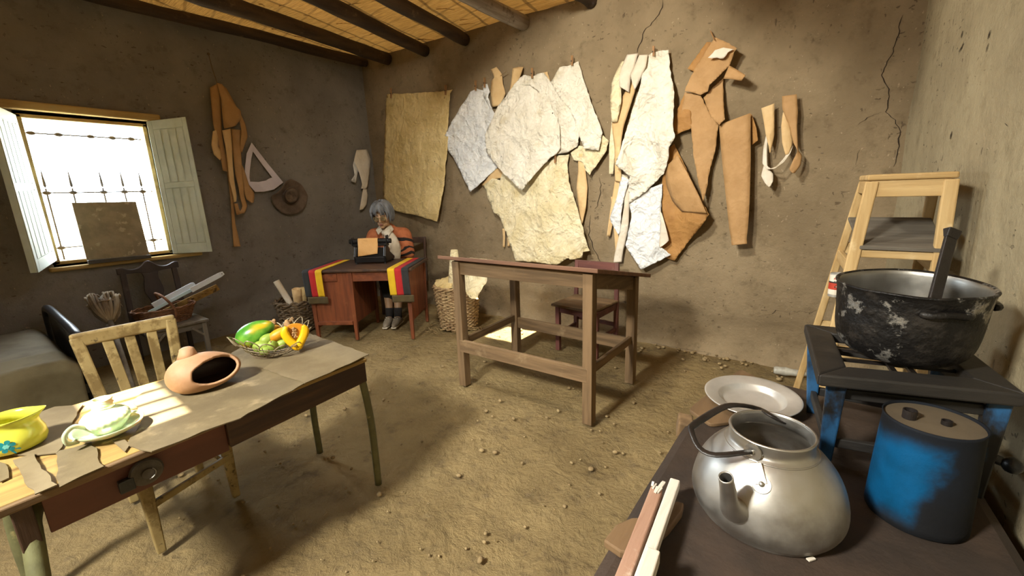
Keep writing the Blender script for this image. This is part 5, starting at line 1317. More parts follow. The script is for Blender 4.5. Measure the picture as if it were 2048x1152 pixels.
sheetpx('cream_sheet', 'large cream crumpled sheet hanging lowest, its hem behind the drafting table', 'paper', 'b', z1((905, 585), (925, 568), (995, 560), (986, 600), (993, 700), (1022, 790), (1060, 920), (1090, 1035), (1100, 1053), (1065, 1060), (1060, 1088), (1000, 1098), (990, 1090), (930, 1125), (820, 1112), (720, 1105), (690, 1020), (640, 880), (608, 860), (575, 770), (557, 720), (600, 682), (640, 692), (652, 655), (700, 640), (780, 620), (850, 620)), 'creamp',
        [(1110, 315, .03), (985, 355, .04), (1040, 360, .035), (1175, 500, .11), (1120, 530, .13), (1030, 520, .12), (1080, 430, .10), (1140, 400, .08)], .012, seed=6)
sheetpx('tan_scrap', 'tan scrap tucked behind the top of the low cream sheet', 'paper', 'b', z1((545, 715), (590, 660), (630, 630), (660, 650), (650, 680), (600, 690), (560, 730)), 'tanL', [(980, 350, .025)], .003)
ribbon('tan_strip', 'narrow tan strip dangling right of the low cream sheet', 'paper strip', 'b', r2([(1040, 560, .025, 1072, 555, .025), (1040, 640, .03, 1078, 640, .03), (1032, 735, .05, 1088, 730, .03), (1040, 820, .03, 1080, 830, .05), (1045, 870, .04, 1072, 870, .04), (1058, 915, .04, 1062, 915, .04)], z1), 'tanL', bow=.01)
for (a, b, c, d, l) in ((652, 940, 660, 1035, 'thin tan strip end showing left of the low cream sheet'), (676, 985, 684, 1030, 'short tan strip end close beside the low cream sheet')):
    ribbon('tan_strip', l, 'paper strip', 'b', r2([(a, b, .02, a+14, b, .02), (a+3, (b+d)/2, .03, a+14, (b+d)/2, .03), (a+2, d, .03, c+4, d, .03)], z1), 'tanL', n=4)
# bundle of strips and long folded sheet
BW = 'strips and sheets in the right-hand cluster'
ribbon('cream_strip', 'broad pale strip at the upper left of the hanging bundle of strips', 'paper strip', 'b', r2([(178, 118, .03, 232, 112, .03), (150, 180, .06, 212, 180, .05), (140, 230, .09, 195, 240, .06), (140, 270, .08, 188, 300, .06)], z2), 'ltpaper', BW, bow=.02)
ribbon('cream_strip', 'pinkish strip hanging beside the broad pale one in the bundle', 'paper strip', 'b', r2([(236, 120, .04, 278, 118, .05), (215, 170, .05, 268, 175, .08), (196, 215, .07, 245, 230, .06), (200, 250, .05, 215, 290, .05)], z2), 'ltpaper', BW, bow=.015)
ribbon('cream_strip', 'cream strip bulging out at the left of the bundle', 'paper strip', 'b', r2([(150, 150, .02, 180, 150, .03), (102, 255, .05, 150, 250, .07), (97, 345, .08, 150, 345, .08), (104, 442, .07, 132, 440, .07)], z2), 'creamp', BW, bow=.02)
ribbon('tan_strip', 'long tan strip running down the middle of the bundle', 'paper strip', 'b', r2([(200, 240, .025, 230, 250, .025), (140, 350, .04, 195, 360, .04), (105, 450, .05, 160, 470, .05), (118, 570, .04, 145, 580, .05), (118, 660, .04, 150, 670, .05), (120, 725, .04, 150, 730, .04)], z2), 'tanL', BW, bow=.015)
ribbon('cream_strip', 'narrow cream strip at the left edge of the bundle', 'paper strip', 'b', r2([(104, 440, .03, 128, 440, .03), (92, 560, .04, 124, 560, .03), (92, 690, .05, 112, 692, .03)], z2), 'creamp', BW)
ribbon('cream_strip', 'strip ending in a square tab low in the bundle', 'paper strip', 'b', r2([(120, 720, .025, 150, 720, .025), (104, 820, .03, 130, 830, .03), (92, 900, .04, 115, 900, .03), (80, 990, .05, 96, 992, .03)], z2), 'tanL', BW)
ribbon('grey_strip', 'translucent grey strip twisting low in the bundle', 'paper strip', 'b', r2([(148, 700, .04, 190, 720, .04), (130, 800, .05, 165, 800, .06), (95, 905, .05, 150, 880, .06), (136, 985, .06, 148, 960, .05)], z2), 'bluew', BW)
ribbon('cream_strip', 'longest cream strip of the bundle, its end above the chair back', 'paper strip', 'b', r2([(150, 690, .03, 186, 700, .03), (165, 830, .05, 190, 840, .03), (145, 960, .05, 184, 950, .04), (120, 1070, .05, 160, 1060, .04), (113, 1116, .05, 152, 1114, .04)], z2), 'ltpaper', BW, bow=.01)
ribbon('tan_strip', 'thin tan strip beside the longest cream strip', 'paper strip', 'b', r2([(100, 800, .02, 118, 800, .02), (112, 920, .03, 130, 920, .03), (122, 1060, .035, 146, 1085, .03)], z2), 'tanL', BW)
sheetpx('white_sheet', 'long white crumpled sheet with a bluish right half, right of the bundle', 'paper', 'b', z2((270, 130), (300, 108), (318, 104), (378, 95), (384, 190), (405, 300), (400, 400), (400, 470), (408, 515), (380, 560), (375, 620), (355, 690), (260, 780), (185, 832), (186, 740), (190, 705), (120, 645), (150, 560), (190, 430), (240, 270)), 'white',
        [(1308, 105, .03), (1335, 105, .05), (1345, 240, .13), (1345, 280, .14), (1290, 380, .07), (1260, 400, .05), (1235, 330, .13), (1270, 180, .09), (1300, 220, .04), (1275, 300, .05)], .012, seed=7, group=BW)
sheetpx('brown_paper', 'broad brown paper curling out below, at the right of the low white sheet', 'paper', 'b', z2((345, 742), (362, 640), (372, 570), (405, 548), (450, 640), (495, 735), (540, 828), (572, 885), (528, 950), (470, 1020), (405, 1107), (370, 1096), (330, 1047), (350, 900)), 'brown',
        [(1345, 300, .03), (1410, 425, .14), (1350, 515, .05), (1325, 490, .03), (1335, 390, .03), (1375, 340, .10)], .006, seed=8, group=BW)
ribbon('brown_curl', 'rolled-over edge of brown paper lying on the broad brown sheet', 'paper', 'b', r2([(362, 660, .05, 420, 600, .11), (365, 740, .07, 470, 690, .15), (395, 820, .08, 525, 800, .17), (440, 872, .09, 560, 880, .17)], z2), 'tan', BW, bow=.03)
sheetpx('white_sheet', 'low white crumpled sheet below the long one, its corner pointing down', 'paper', 'b', z2((188, 835), (250, 772), (300, 755), (348, 738), (340, 900), (332, 1040), (390, 1078), (330, 1110), (245, 1150), (205, 1090), (170, 1032), (200, 900)), 'bluew',
        [(1260, 400, .04), (1320, 370, .05), (1285, 535, .10), (1340, 508, .08), (1255, 490, .08)], .011, seed=9, group=BW)
ribbon('cream_strip', 'cream strip folded at its foot along the edge of the low white sheet', 'paper strip', 'b', r2([(335, 868, .07, 345, 880, .07), (340, 930, .08, 362, 940, .10), (332, 1020, .09, 378, 1010, .10), (335, 1045, .09, 350, 1035, .10)], z2), 'ltpaper', BW)
# brown pattern pieces
BB = 'brown pattern pieces hung right of the white sheets'
sheetpx('brown_pattern', 'dark brown strip showing behind the top of the big brown pattern', 'paper', 'b', z2((560, 58), (592, 60), (500, 200), (468, 186)), 'brown', [(1420, 80, .03)], .003, group=BB)
sheetpx('brown_pattern', 'long brown pattern tail hanging down behind the torn piece', 'paper', 'b', z2((456, 298), (530, 308), (575, 400), (617, 458), (602, 570), (572, 690), (560, 760), (543, 826), (522, 745), (497, 610), (486, 475), (470, 430), (438, 400)), 'tan',
        [(1380, 190, .04), (1430, 250, .07), (1405, 400, .10), (1385, 250, .05), (1420, 300, .06)], .007, group=BB, seed=2)
sheetpx('brown_pattern', 'short brown piece curling left from the big pattern', 'paper', 'b', z2((455, 298), (485, 390), (488, 470), (410, 506), (400, 460), (405, 425)), 'brown', [(1375, 190, .03), (1355, 260, .04), (1380, 240, .05)], .005, group=BB)
sheetpx('brown_pattern', 'brown piece bulging at the right under the torn flap', 'paper', 'b', z2((590, 272), (640, 230), (640, 340), (648, 430), (620, 457), (575, 410), (545, 325)), 'tan', [(1440, 165, .03), (1450, 245, .09), (1420, 200, .05)], .006, group=BB)
sheetpx('brown_pattern', 'large brown pattern piece pinned highest, with a torn lower edge', 'paper', 'b', z2((597, 35), (640, 50), (706, 88), (690, 110), (672, 168), (630, 210), (600, 240), (572, 265), (566, 295), (530, 312), (490, 300), (455, 294), (480, 230), (550, 110)), 'tan',
        [(1428, 76, .04), (1472, 95, .12), (1400, 180, .07), (1420, 170, .10), (1455, 140, .10)], .006, group=BB, seed=3)
sheetpx('white_flap', 'pale flap folded over at the top of the large brown pattern', 'paper', 'b', z2((566, 134), (600, 96), (640, 84), (690, 92), (662, 106), (640, 136)), 'ltpaper', [(1420, 115, .13), (1465, 97, .14)], .004, group=BB)
ribbon('pattern_flap', 'tan flap sticking out to the right of the large brown pattern', 'paper', 'b', r2([(640, 234, .10, 668, 170, .10), (680, 236, .13, 705, 190, .13), (720, 244, .15, 745, 215, .16), (728, 244, .15, 746, 218, .16)], z2), 'tan', BB, bow=.02)
ribbon('tan_strip', 'long tapering tan panel right of the brown patterns, its foot turned up', 'paper', 'b', r2([(619, 455, .05, 771, 398, .07), (626, 545, .06, 771, 500, .08), (640, 690, .07, 771, 640, .09), (655, 830, .08, 766, 830, .10), (668, 950, .09, 758, 950, .11), (677, 1004, .10, 752, 1000, .11), (680, 1034, .11, 754, 1026, .12)], z2), 'tan', BB, bow=.012)
ribbon('tan_scrap', 'tan scrap curling out behind the long tan panel', 'paper', 'b', r2([(770, 405, .03, 776, 405, .04), (774, 470, .04, 798, 470, .06), (774, 555, .04, 806, 530, .06)], z2), 'brown', BB, n=4)
UU = 'curled tan strips at the far right of the wall'
ribbon('tan_strip', 'left strip of the curled pair, folded back on itself', 'paper strip', 'b', r2([(822, 376, .04, 885, 352, .05), (834, 440, .05, 885, 420, .05), (844, 505, .07, 885, 500, .06), (858, 560, .07, 876, 550, .06), (862, 590, .06, 866, 588, .06)], z2), 'tanL', UU, bow=.012)
ribbon('tan_strip', 'thin pale strip forming the left side and bottom of the hanging loop', 'paper strip', 'b', r2([(846, 500, .04, 856, 500, .04), (832, 570, .05, 848, 570, .06), (828, 640, .07, 850, 650, .08), (850, 668, .10, 870, 664, .10), (890, 665, .13, 892, 655, .13), (930, 635, .11, 922, 625, .11), (962, 590, .08, 940, 600, .08), (975, 555, .05, 932, 560, .05)], z2), 'ltpaper', UU)
ribbon('tan_strip', 'pale end of the loop pointing down like an arrow', 'paper strip', 'b', r2([(834, 650, .07, 850, 660, .07), (822, 700, .09, 878, 690, .09), (840, 735, .10, 878, 725, .10), (858, 754, .11, 866, 750, .11)], z2), 'ltpaper', UU, n=5)
ribbon('tan_strip', 'inner right strip curving from the loop up behind its neighbour', 'paper strip', 'b', r2([(926, 395, .03, 945, 395, .03), (918, 460, .06, 962, 470, .05), (922, 540, .07, 975, 540, .05), (938, 600, .08, 955, 595, .08)], z2), 'tanL', UU, bow=.012)
ribbon('tan_strip', 'right strip of the curled pair with its end turned outward', 'paper strip', 'b', r2([(922, 318, .04, 992, 308, .05), (924, 380, .05, 998, 395, .06), (958, 470, .05, 994, 460, .06), (976, 540, .06, 998, 545, .06), (996, 580, .08, 1000, 576, .06), (975, 625, .10, 1018, 605, .08), (957, 668, .11, 1010, 650, .09), (968, 685, .11, 982, 688, .10)], z2), 'tan', UU, bow=.01)
# clothes pegs
PG = [(782, 187, .02, 'peg at the left top corner of the kraft sheet'), (891, 181, .02, 'peg at the right top corner of the kraft sheet'), (951, 172, .035, 'peg holding the cool white diamond sheet'), (969, 166, .035, 'peg on the narrow white scrap'),
      (1064, 147, .04, 'peg at the top centre white sheet'), (1144, 122, .04, 'highest peg, on the right white sheet'), (1110, 317, .04, 'peg on the low cream sheet'), (1307, 103, .04, 'peg at the top of the long white sheet')]
for x, y, d, l in PG:
    t = thing('clothes_peg', 'small wooden '+l, 'peg', unproject('b', x, y, d), 'clothes pegs on the wall papers')
    for s_ in (-1, 1):
        a = unproject('b', x+s_*1.2, y-11, d+.01+.006*s_); b = unproject('b', x+s_*.8, y+9, d+.012+.004*s_)
        build('jaw', MB().beam(a, b, .008, .007, (0, 1, 0)), M['peg'], t)
    build('spring', MB().tube([unproject('b', x-2.2, y, d+.012), unproject('b', x+2.2, y, d+.012)], .004, 8), M['iron'], t)
tag(build('twig_peg', MB().tube([unproject('b', 1421, 62, .02), unproject('b', 1429, 80, .07)], [.004, .003], 6), M['peg']), 'thin stick pinning the highest brown pattern to the wall', 'peg', 'clothes pegs on the wall papers')
tag(build('twig_peg', MB().tube([unproject('b', 993, 158, .05), unproject('b', 1014, 142, .07)], [.004, .0025], 6), M['twig']), 'thin twig stuck through the knotted tan strip', 'peg', 'clothes pegs on the wall papers')

# left wall
LS = 'tan strips bundled on a cord on the left wall'
tag(build('hanging_cord', MB().tube([onx(417, 108, XL+.02), onx(424, 135, XL+.03), onx(435, 168, XL+.05)], .0035, 6).ball(onx(417, 108, XL+.012), (.012, .012, .012)), M['string']), 'thin cord on a nail above the bundle of tan strips', 'cord')
def lstrip(label, rows, mat='tan', bow=.012): ribbon('pattern_strip', label, 'paper strip', 'l', r2(rows, z7), mat, LS, bow=bow)
lstrip('left outer tan strip of the cord bundle, dropping straight', [(55, 240, .05, 108, 212, .06), (62, 320, .06, 118, 320, .07), (75, 450, .06, 122, 460, .07), (105, 560, .06, 132, 560, .07), (120, 660, .07, 158, 660, .07), (128, 705, .07, 160, 715, .07)], 'tan')
lstrip('tan loop bulging left at the middle of the cord bundle', [(72, 485, .06, 108, 470, .05), (64, 560, .09, 104, 570, .07), (78, 615, .09, 116, 590, .07), (112, 648, .07, 126, 630, .06)], 'tanL', .02)
lstrip('widest tan strip at the top centre of the cord bundle', [(92, 212, .08, 124, 220, .08), (118, 300, .09, 190, 330, .10), (124, 380, .10, 228, 370, .11), (130, 440, .10, 232, 410, .12), (136, 472, .09, 200, 455, .10)], 'tan', .03)
lstrip('tan loop bulging right beside the white triangle', [(125, 225, .05, 150, 245, .05), (190, 340, .06, 234, 400, .06), (222, 430, .08, 255, 445, .08), (232, 480, .10, 268, 515, .09), (226, 545, .09, 252, 560, .09), (222, 590, .07, 236, 605, .06)], 'tan', .02)
lstrip('pale front strip down the centre of the cord bundle', [(124, 480, .11, 172, 470, .11), (142, 570, .11, 180, 570, .11), (154, 660, .11, 184, 660, .11), (164, 760, .10, 192, 760, .10), (186, 850, .09, 206, 845, .09), (190, 885, .09, 204, 880, .09)], 'tanL')
lstrip('tan strip on the right of the bundle with a looped foot', [(176, 472, .08, 232, 478, .08), (184, 600, .08, 230, 600, .08), (196, 720, .08, 240, 720, .08), (216, 800, .09, 246, 800, .09), (226, 860, .10, 250, 855, .09), (238, 905, .11, 266, 905, .10), (222, 950, .12, 250, 945, .11), (206, 955, .12, 222, 925, .12), (190, 890, .11, 212, 890, .12)], 'tan')
lstrip('short tan tail with a notched end beside the white triangle', [(228, 660, .06, 245, 690, .05), (240, 760, .07, 275, 785, .06), (250, 835, .07, 304, 830, .06), (262, 868, .07, 306, 858, .06), (290, 888, .07, 302, 884, .06)], 'tan')
lstrip('longest thin tan tail of the bundle, reaching lowest', [(150, 700, .05, 166, 700, .05), (164, 800, .05, 180, 800, .05), (174, 900, .06, 190, 900, .05), (180, 1000, .06, 198, 1000, .05), (186, 1090, .07, 218, 1085, .06), (188, 1135, .07, 228, 1132, .06)], 'tan', .004)
# white triangle frame
out = z7((290, 548), (380, 665), (468, 772), (415, 812), (360, 824), (310, 825), (275, 785), (250, 740), (254, 680), (262, 610)); inn = z7((297, 598), (350, 672), (406, 744), (386, 752), (370, 762), (330, 770), (282, 768), (278, 745), (280, 705), (288, 640))
mb = MB(); n = len(out); F = []
for d in (.022, .027):
    F += [unproject('l', *p, d+.03*(p[1]-285)/100) for p in out]+[unproject('l', *p, d+.03*(p[1]-285)/100) for p in inn]
fs = []
for i in range(n):
    j = (i+1) % n; fs += [(2*n+i, 2*n+j, 3*n+j, 3*n+i), (n+i, n+j, j, i), (i, j, 2*n+j, 2*n+i), (n+j, n+i, 3*n+i, 3*n+j)]
mb.vf(F, fs); tag(build('triangle_frame', mb, M['lilac']), 'white card triangle with an open middle hung on the left wall', 'pattern')
# hat
hc_ = onx(505, 850, XL+.03); t = thing('felt_hat', 'brown felt hat with a curled brim hanging on the left wall', 'hat', hc_)
ol = z7((515, 753), (545, 768), (572, 788), (598, 830), (605, 862), (590, 908), (565, 935), (535, 950), (500, 953), (468, 945), (440, 925), (418, 903), (403, 868), (402, 852), (420, 838), (442, 825), (458, 805), (472, 785), (492, 762))
olc = catmull(ol+[ol[0]], 4)[:-1]; cc = z7((515, 850))[0]; nO = len(olc); 
mb = MB(); rings = []
for k, s_ in enumerate((1.0, .90, .78, .66, .54, .47)):
    ring = []
    for i, p in enumerate(olc):
        x = cc[0]+(p[0]-cc[0])*s_; y = cc[1]+(p[1]-cc[1])*s_
        if k >= 5: a = math.atan2(p[1]-cc[1], p[0]-cc[0]); x = cc[0]+15.5*math.cos(a); y = cc[1]-1+16.5*math.sin(a)
        a = math.atan2(p[1]-cc[1], p[0]-cc[0]); curl = .075*max(0, math.cos(a+2.35))**2*((s_-.47)/.53)**1.6 + .035*max(0, math.cos(a-.6))**2*((s_-.47)/.53)**1.6
        ring.append(mb.bm.verts.new(onx(x, y, XL+.045+curl)))
    rings.append(ring)
for a, b in zip(rings, rings[1:]):
    for i in range(nO): mb.bm.faces.new((a[i], a[(i+1) % nO], b[(i+1) % nO], b[i]))
build('brim', mb, M['hat'], t, smooth=True, solid=.005)
mb = MB(); rings = []
for k, (r, d) in enumerate(((15.5, .045), (15.2, .075), (14, .115), (12.4, .135), (9.5, .140), (5, .108), (1, .098))):
    rings.append([mb.bm.verts.new(onx(cc[0]+r*math.cos(2*PI*i/32)*(1 if k < 3 else 1-.25*abs(math.sin(2*PI*i/32-.5))**2*0), cc[1]-1+r*1.06*math.sin(2*PI*i/32), XL+d-.014*(k > 1)*max(0, math.cos(2*(2*PI*i/32)-1.2)))) for i in range(32)])
for a, b in zip(rings, rings[1:]):
    for i in range(32): mb.bm.faces.new((a[i], a[(i+1) % 32], b[(i+1) % 32], b[i]))
mb.bm.faces.new(rings[-1]); build('crown', mb, M['hat'], t, smooth=True, sub=1)
build('band', MB().tube([onx(cc[0]+15.9*math.cos(2*PI*i/32), cc[1]-1+16.9*math.sin(2*PI*i/32), XL+.056) for i in range(32)], .008, 6, closed=True, flat=1), M['hat'], t, smooth=True)
# small white strips near the corner
SW = 'pale strips near the corner of the left wall'
def cs_(label, rows, mat): ribbon('pale_strip', label, 'paper strip', 'l', rows, mat, SW, n=5, bow=.012)
cs_('pale strip looped at the top near the room corner', [(713, 300, .04, 734, 299, .05), (708, 322, .06, 741, 318, .06), (718, 345, .07, 740, 342, .07), (724, 368, .07, 736, 372, .06), (722, 377, .06, 732, 378, .06)], 'ltpaper')
cs_('white twisted strip left of the looped one near the corner', [(712, 306, .03, 720, 300, .03), (706, 330, .06, 722, 330, .04), (709, 350, .07, 716, 345, .06), (701, 362, .07, 712, 366, .06)], 'bluew')
cs_('pale strip end hanging lowest near the room corner', [(727, 374, .04, 733, 376, .04), (724, 390, .06, 736, 390, .05), (721, 408, .07, 734, 408, .06), (719, 420, .08, 726, 419, .07)], 'ltpaper')

# crumpled paper hanging out of the tan basket (needs the sheet tools)
def drape(label, rows, mat):
    R_ = catmull(rows, 6); mb = MB()
    mb.grid(lambda u, v: (lambda q: V(q[:3])*(1-v)+V(q[3:])*v + V((0, -.03*math.sin(v*PI)+.012*nz(u*5, v*6, len(label)), .012*nz(u*6, v*7, 3))))(R_[round(u*(len(R_)-1))]), len(R_)-1, 10)
    tag(build('crumpled_paper', mb, M[mat], None, smooth=True, solid=.0015), label, 'paper', 'paper rolls in the tan basket')
def bp(x, y, Y): return list(ony(x, y, Y))
drape('crumpled cream sheet spilling over the right rim of the tan basket', [bp(918, 540, 2.95)+bp(972, 546, 2.92), bp(915, 556, 2.93)+bp(974, 562, 2.9), bp(926, 566, 2.9)+bp(966, 574, 2.84), bp(930, 580, 2.80)+bp(956, 592, 2.78), bp(936, 592, 2.76)+bp(957, 598, 2.76)], 'creamp')
drape('brownish sheet bunched at the left of the tan basket', [bp(872, 560, 2.95)+bp(900, 552, 2.95), bp(868, 568, 2.88)+bp(904, 566, 2.86), bp(866, 576, 2.84)+bp(905, 576, 2.82)], 'kraft')
# twigs and clods at the foot of the tan basket
random.seed(5); mb = MB()
for i in range(46):
    c = onz(random.uniform(850, 965), random.uniform(655, 672) + (-18 if i % 3 == 0 else 0)*random.random(), .008)
    a = random.uniform(0, PI); L_ = random.uniform(.02, .07); mb.tube([c-V((math.cos(a)*L_, math.sin(a)*L_, 0)), c+V((math.cos(a)*L_, math.sin(a)*L_, random.uniform(0, .012)))], random.uniform(.002, .004), 5)
tag(build('dry_twigs', mb, M['twig']), 'dry twigs and cane bits littering the floor around the tan basket', 'twigs', kind='stuff')
mb = MB()
for i in range(420):
    x = random.uniform(-4.2, .1); y = random.uniform(.35, 3.45)
    if x > -.45 and y < 2.8 or x < -2.5 and y > 1.8 or -1.95 < x < -1.2 and y > 2.7 or x < -3.3: continue
    r = random.choice((.004, .005, .006, .008, .012)); mb.ball((x, y, r*.35-.004), (r*random.uniform(.8, 1.4), r*random.uniform(.8, 1.4), r*.8), eul(0, 0, random.random()*3), 7, 5)
for i in range(34):
    x = random.uniform(-1.15, -.1); r = random.uniform(.005, .016); mb.ball((x, 3.46-abs(random.gauss(0, .10)), r*.3-.004), (r*1.3, r, r*.8), eul(0, 0, random.random()*3), 7, 5)
tag(build('clods', mb, M['pebble'], smooth=True), 'small pale clods and pebbles scattered over the earth floor', 'pebbles', kind='stuff')
bt = onz(1585, 728, .03); bt.y = min(bt.y, 3.36); bt = V((bt.x, 3.30, .032))
tag(build('plastic_bottle', MB().lathe([(0, -.10), (.026, -.10), (.030, -.085), (.027, -.06), (.031, -.03), (.025, 0), (.030, .03), (.028, .055), (.014, .08), (.013, .10), (0, .10)], 20, TR(bt, eul(0, PI/2, .15)), lambda v, a: V((v.x*(1-.25*max(0, math.sin(v.z*40))), v.y, v.z))), M['clear'], smooth=True), 'crushed clear plastic bottle lying at the foot of the back wall', 'bottle')

# ---------------------------------------------------------------- hearth bench at the right
BZ = .50
mb = MB()
def bench(u, v):
    pass
outl = [(-.335, .30), (-.345, .80), (-.345, 1.20), (-.335, 1.48), (-.26, 1.60), (-.20, 1.93), (-.02, 1.955), (.20, 1.93), (.385, 1.93), (.415, 1.5), (.50, .30)]
oc2 = catmull([(x, y) for x, y in outl], 5); n = len(oc2); rings = []
for ins, z in ((0, .0), (.0, BZ-.06), (.012, BZ-.02), (.04, BZ)):
    rings.append([V((x+(ins if x < .2 else -ins), y+(ins if y < 1 else -ins), z)) for x, y in oc2])
for a, b in zip(rings, rings[1:]): mb.vf(a+b, [(i, (i+1) % n, n+(i+1) % n, n+i) for i in range(n)])
mb.vf(rings[-1], [tuple(range(n))]); 
hb_ = tag(build('hearth_bench', mb, M['bench'], smooth=False), 'dark smoke-stained earthen hearth bench at the lower right', 'bench'); 
# board under the plate
t_b = [onz(1481, 738, BZ+.012), onz(1376, 818, BZ+.012), onz(1422, 850, BZ+.012), onz(1560, 830, BZ+.012), onz(1534, 765, BZ+.012)]
mb = MB(); q = catmull([p[:] for p in t_b]+[t_b[0][:]], 5)[:-1]
q = []
for i, p in enumerate(t_b):
    a = t_b[i-1]; b = t_b[(i+1) % len(t_b)]
    for k in range(6): s_ = k/5; e1 = p+(a-p)*.12; e2 = p+(b-p)*.12; q.append(e1*(1-s_)**2+p*2*s_*(1-s_)+e2*s_*s_)
n = len(q); vs = [V((p.x, p.y, BZ+.001)) for p in q]+[V((p.x, p.y, BZ+.014)) for p in q]
mb.vf(vs, [tuple(range(n))[::-1], tuple(range(n, 2*n))]+[(i, (i+1) % n, n+(i+1) % n, n+i) for i in range(n)])
M['board'] = wood('brown_worn_board', '#6d5539', '#5a452d', 'Y', 6, .7)
tag(build('wooden_board', mb, M['board'], bevel=.003), 'brown wooden board with rounded corners under the tin plate', 'board')
g_ = onz(1400, 840, .40); 
tag(build('wood_block', MB().box((-.340, 1.462, .462), (.05, .07, .062), eul(.1, .1, .3)), M['draftZ'], bevel=.006), 'split wood block wedged under the front corner of the board', 'block')
# tin plate
pcn = (-.16, 1.66)
t = tag(build('tin_plate', MB().lathe([(0, .004), (.088, .004), (.098, .007), (.107, .023), (.113, .028), (.150, .033), (.1565, .0355), (.158, .034), (.1565, .031), (.150, .029), (.112, .024), (.104, .012), (.096, .001), (.088, .0), (0, .0)], 64, TR((pcn[0], pcn[1], BZ+.0145), eul(.035, 0, 0))), M['aluplate'], smooth=True), 'wide-rimmed dull tin plate on the board behind the kettle', 'plate')
# kettle
KC = V((-.058, 1.105, BZ+.002)); KZ = .222
t = thing('kettle', 'large aluminium kettle without lid, black bail handle, on the hearth bench', 'kettle', KC)
pr = [(0, 0), (.135, .0), (.152, .006), (.165, .028), (.168, .052), (.160, .095), (.142, .135), (.118, .166), (.099, .183), (.091, .190), (.089, .200), (.091, .214), (.0905, .219), (.0865, .219), (.085, .212), (.084, .195), (.088, .186), (.112, .162), (.136, .131), (.154, .092), (.162, .052), (.158, .028), (.145, .010), (0, .006)]
prc = catmull(pr, 3)
def dent(v, a): 
    p = V((math.cos(a), math.sin(a), v.z*7)); k = 1+.010*fbm(p*1.6+V((3, 1, 0)), 2); return V((v.x*k, v.y*k, v.z))
build('body', MB().lathe([tuple(p) for p in prc], 96, TR(KC), dent), M['alu'], t, smooth=True)
build('rim_bead', MB().tube([KC+V((.0895*math.cos(2*PI*i/64), .0895*math.sin(2*PI*i/64), .219)) for i in range(64)], .0034, 8, closed=True), M['alu'], t, smooth=True)
build('shoulder_ring', MB().tube([KC+V((.100*math.cos(2*PI*i/64), .100*math.sin(2*PI*i/64), .182)) for i in range(64)], .0022, 6, closed=True), M['alu'], t, smooth=True)
# spout towards the viewer-left
tip = above(1463, 938, (-.118, .915)); a0 = math.atan2(tip.y-KC.y, tip.x-KC.x)
sr = V((math.cos(a0), math.sin(a0), 0))
lowp = KC+sr*.150+V((0, 0, .085))
P = catmull([list(KC+sr*.130+V((0, 0, .075)))+[.030], list(KC+sr*.168+V((0, 0, .088)))+[.027], list(KC+sr*.192+V((0, 0, .118)))+[.0185], list(KC+sr*.205+V((0, 0, .155)))+[.0155], list(KC+sr*.221+V((0, 0, .195)))+[.0135]], 6)
mb = MB().tube([p[:3] for p in P], [p[3] for p in P], 20, cap=False)
sp = build('spout', mb, M['alu'], t, smooth=True, solid=.002)
dr_ = (V(P[-1][:3])-V(P[-2][:3])).normalized()
# bail handle: two ears along an axis across the spout direction
e_dir = V((-sr.y, sr.x, 0))
h1, h2 = KC+sr*.098+e_dir*(-.012)+V((0, 0, .205)), KC-sr*.100+V((0, 0, .205))
for nm, hp_, sgn in (('ear', KC+sr*.098+V((0, 0, .198)), 1), ('ear', KC-sr*.098+V((0, 0, .198)), -1)):
    d_ = sr*sgn; qz = d_.to_track_quat('Z', 'Y').to_matrix()
    Tm = TR(KC+d_*.094+V((0, 0, .200)), qz)
    e = build(nm, MB().lathe([(0, .0), (.019, 0), (.019, .005), (0, .005)], 24, Tm), M['alu'], t)
    build('rivet', MB().ball(KC+d_*.101+V((0, 0, .200)), .006, None, 10, 8), M['alu'], e, smooth=True)
ep = KC+sr*.125+e_dir*.035+V((0, 0, .150)); 
nrm = (sr*.8+e_dir*.25+V((0, 0, .75))).normalized(); q3 = nrm.to_track_quat('Z', 'Y').to_matrix()
e = build('spout_plate', MB().lathe([(0, 0), (.020, 0), (.020, .004), (0, .004)], 20, TR(ep-nrm*.002, q3)).beam(ep+nrm*.001, KC+sr*.108+e_dir*.012+V((0, 0, .185)), .024, .004, nrm), M['alu'], t, bevel=.001)
build('rivet', MB().ball(ep+nrm*.003, .006, None, 10, 8), M['alu'], e, smooth=True)
top_a, top_b = above(1385, 852, (KC.x-.10, KC.y+.02)), above(1475, 814, (-.13, 1.13))
def HB(x, y, r):   # handle points at given pixel with chosen distance along view
    return CAM+ray(x, y)*r
base_r = (KC+V((0, 0, .22))-CAM).dot(CF)
k1 = (h1-CAM).dot(CF); k2 = (h2-CAM).dot(CF)
hpix = [(1478, 921, k1-.004), (1432, 910, k1+.003), (1398, 895, k1+.03), (1383, 862, k1+.06), (1388, 850, k1+.075), (1440, 817, k1+.11), (1475, 810, k1+.125), (1520, 818, k1+.155), (1540, 830, k2-.015), (1572, 846, k2-.0)]
pts = [HB(*p) for p in hpix]
pts[0] = KC+sr*.104+V((0, 0, .205)); pts.append(h2+V((0, 0, .004)))
mb = MB(); pc2 = catmull([p[:] for p in pts], 3)
PV = [V(p) for p in pc2]; axis_n = (h2-h1).cross(V((0, 0, 1))).normalized()
mb.tube(PV, [.0082+.0012*math.sin(i*.6) for i in range(len(PV))], 10, flat=.42)
lab(build('bail_handle', mb, M['blackiron'], t, smooth=True), 'burnt black strap handle')

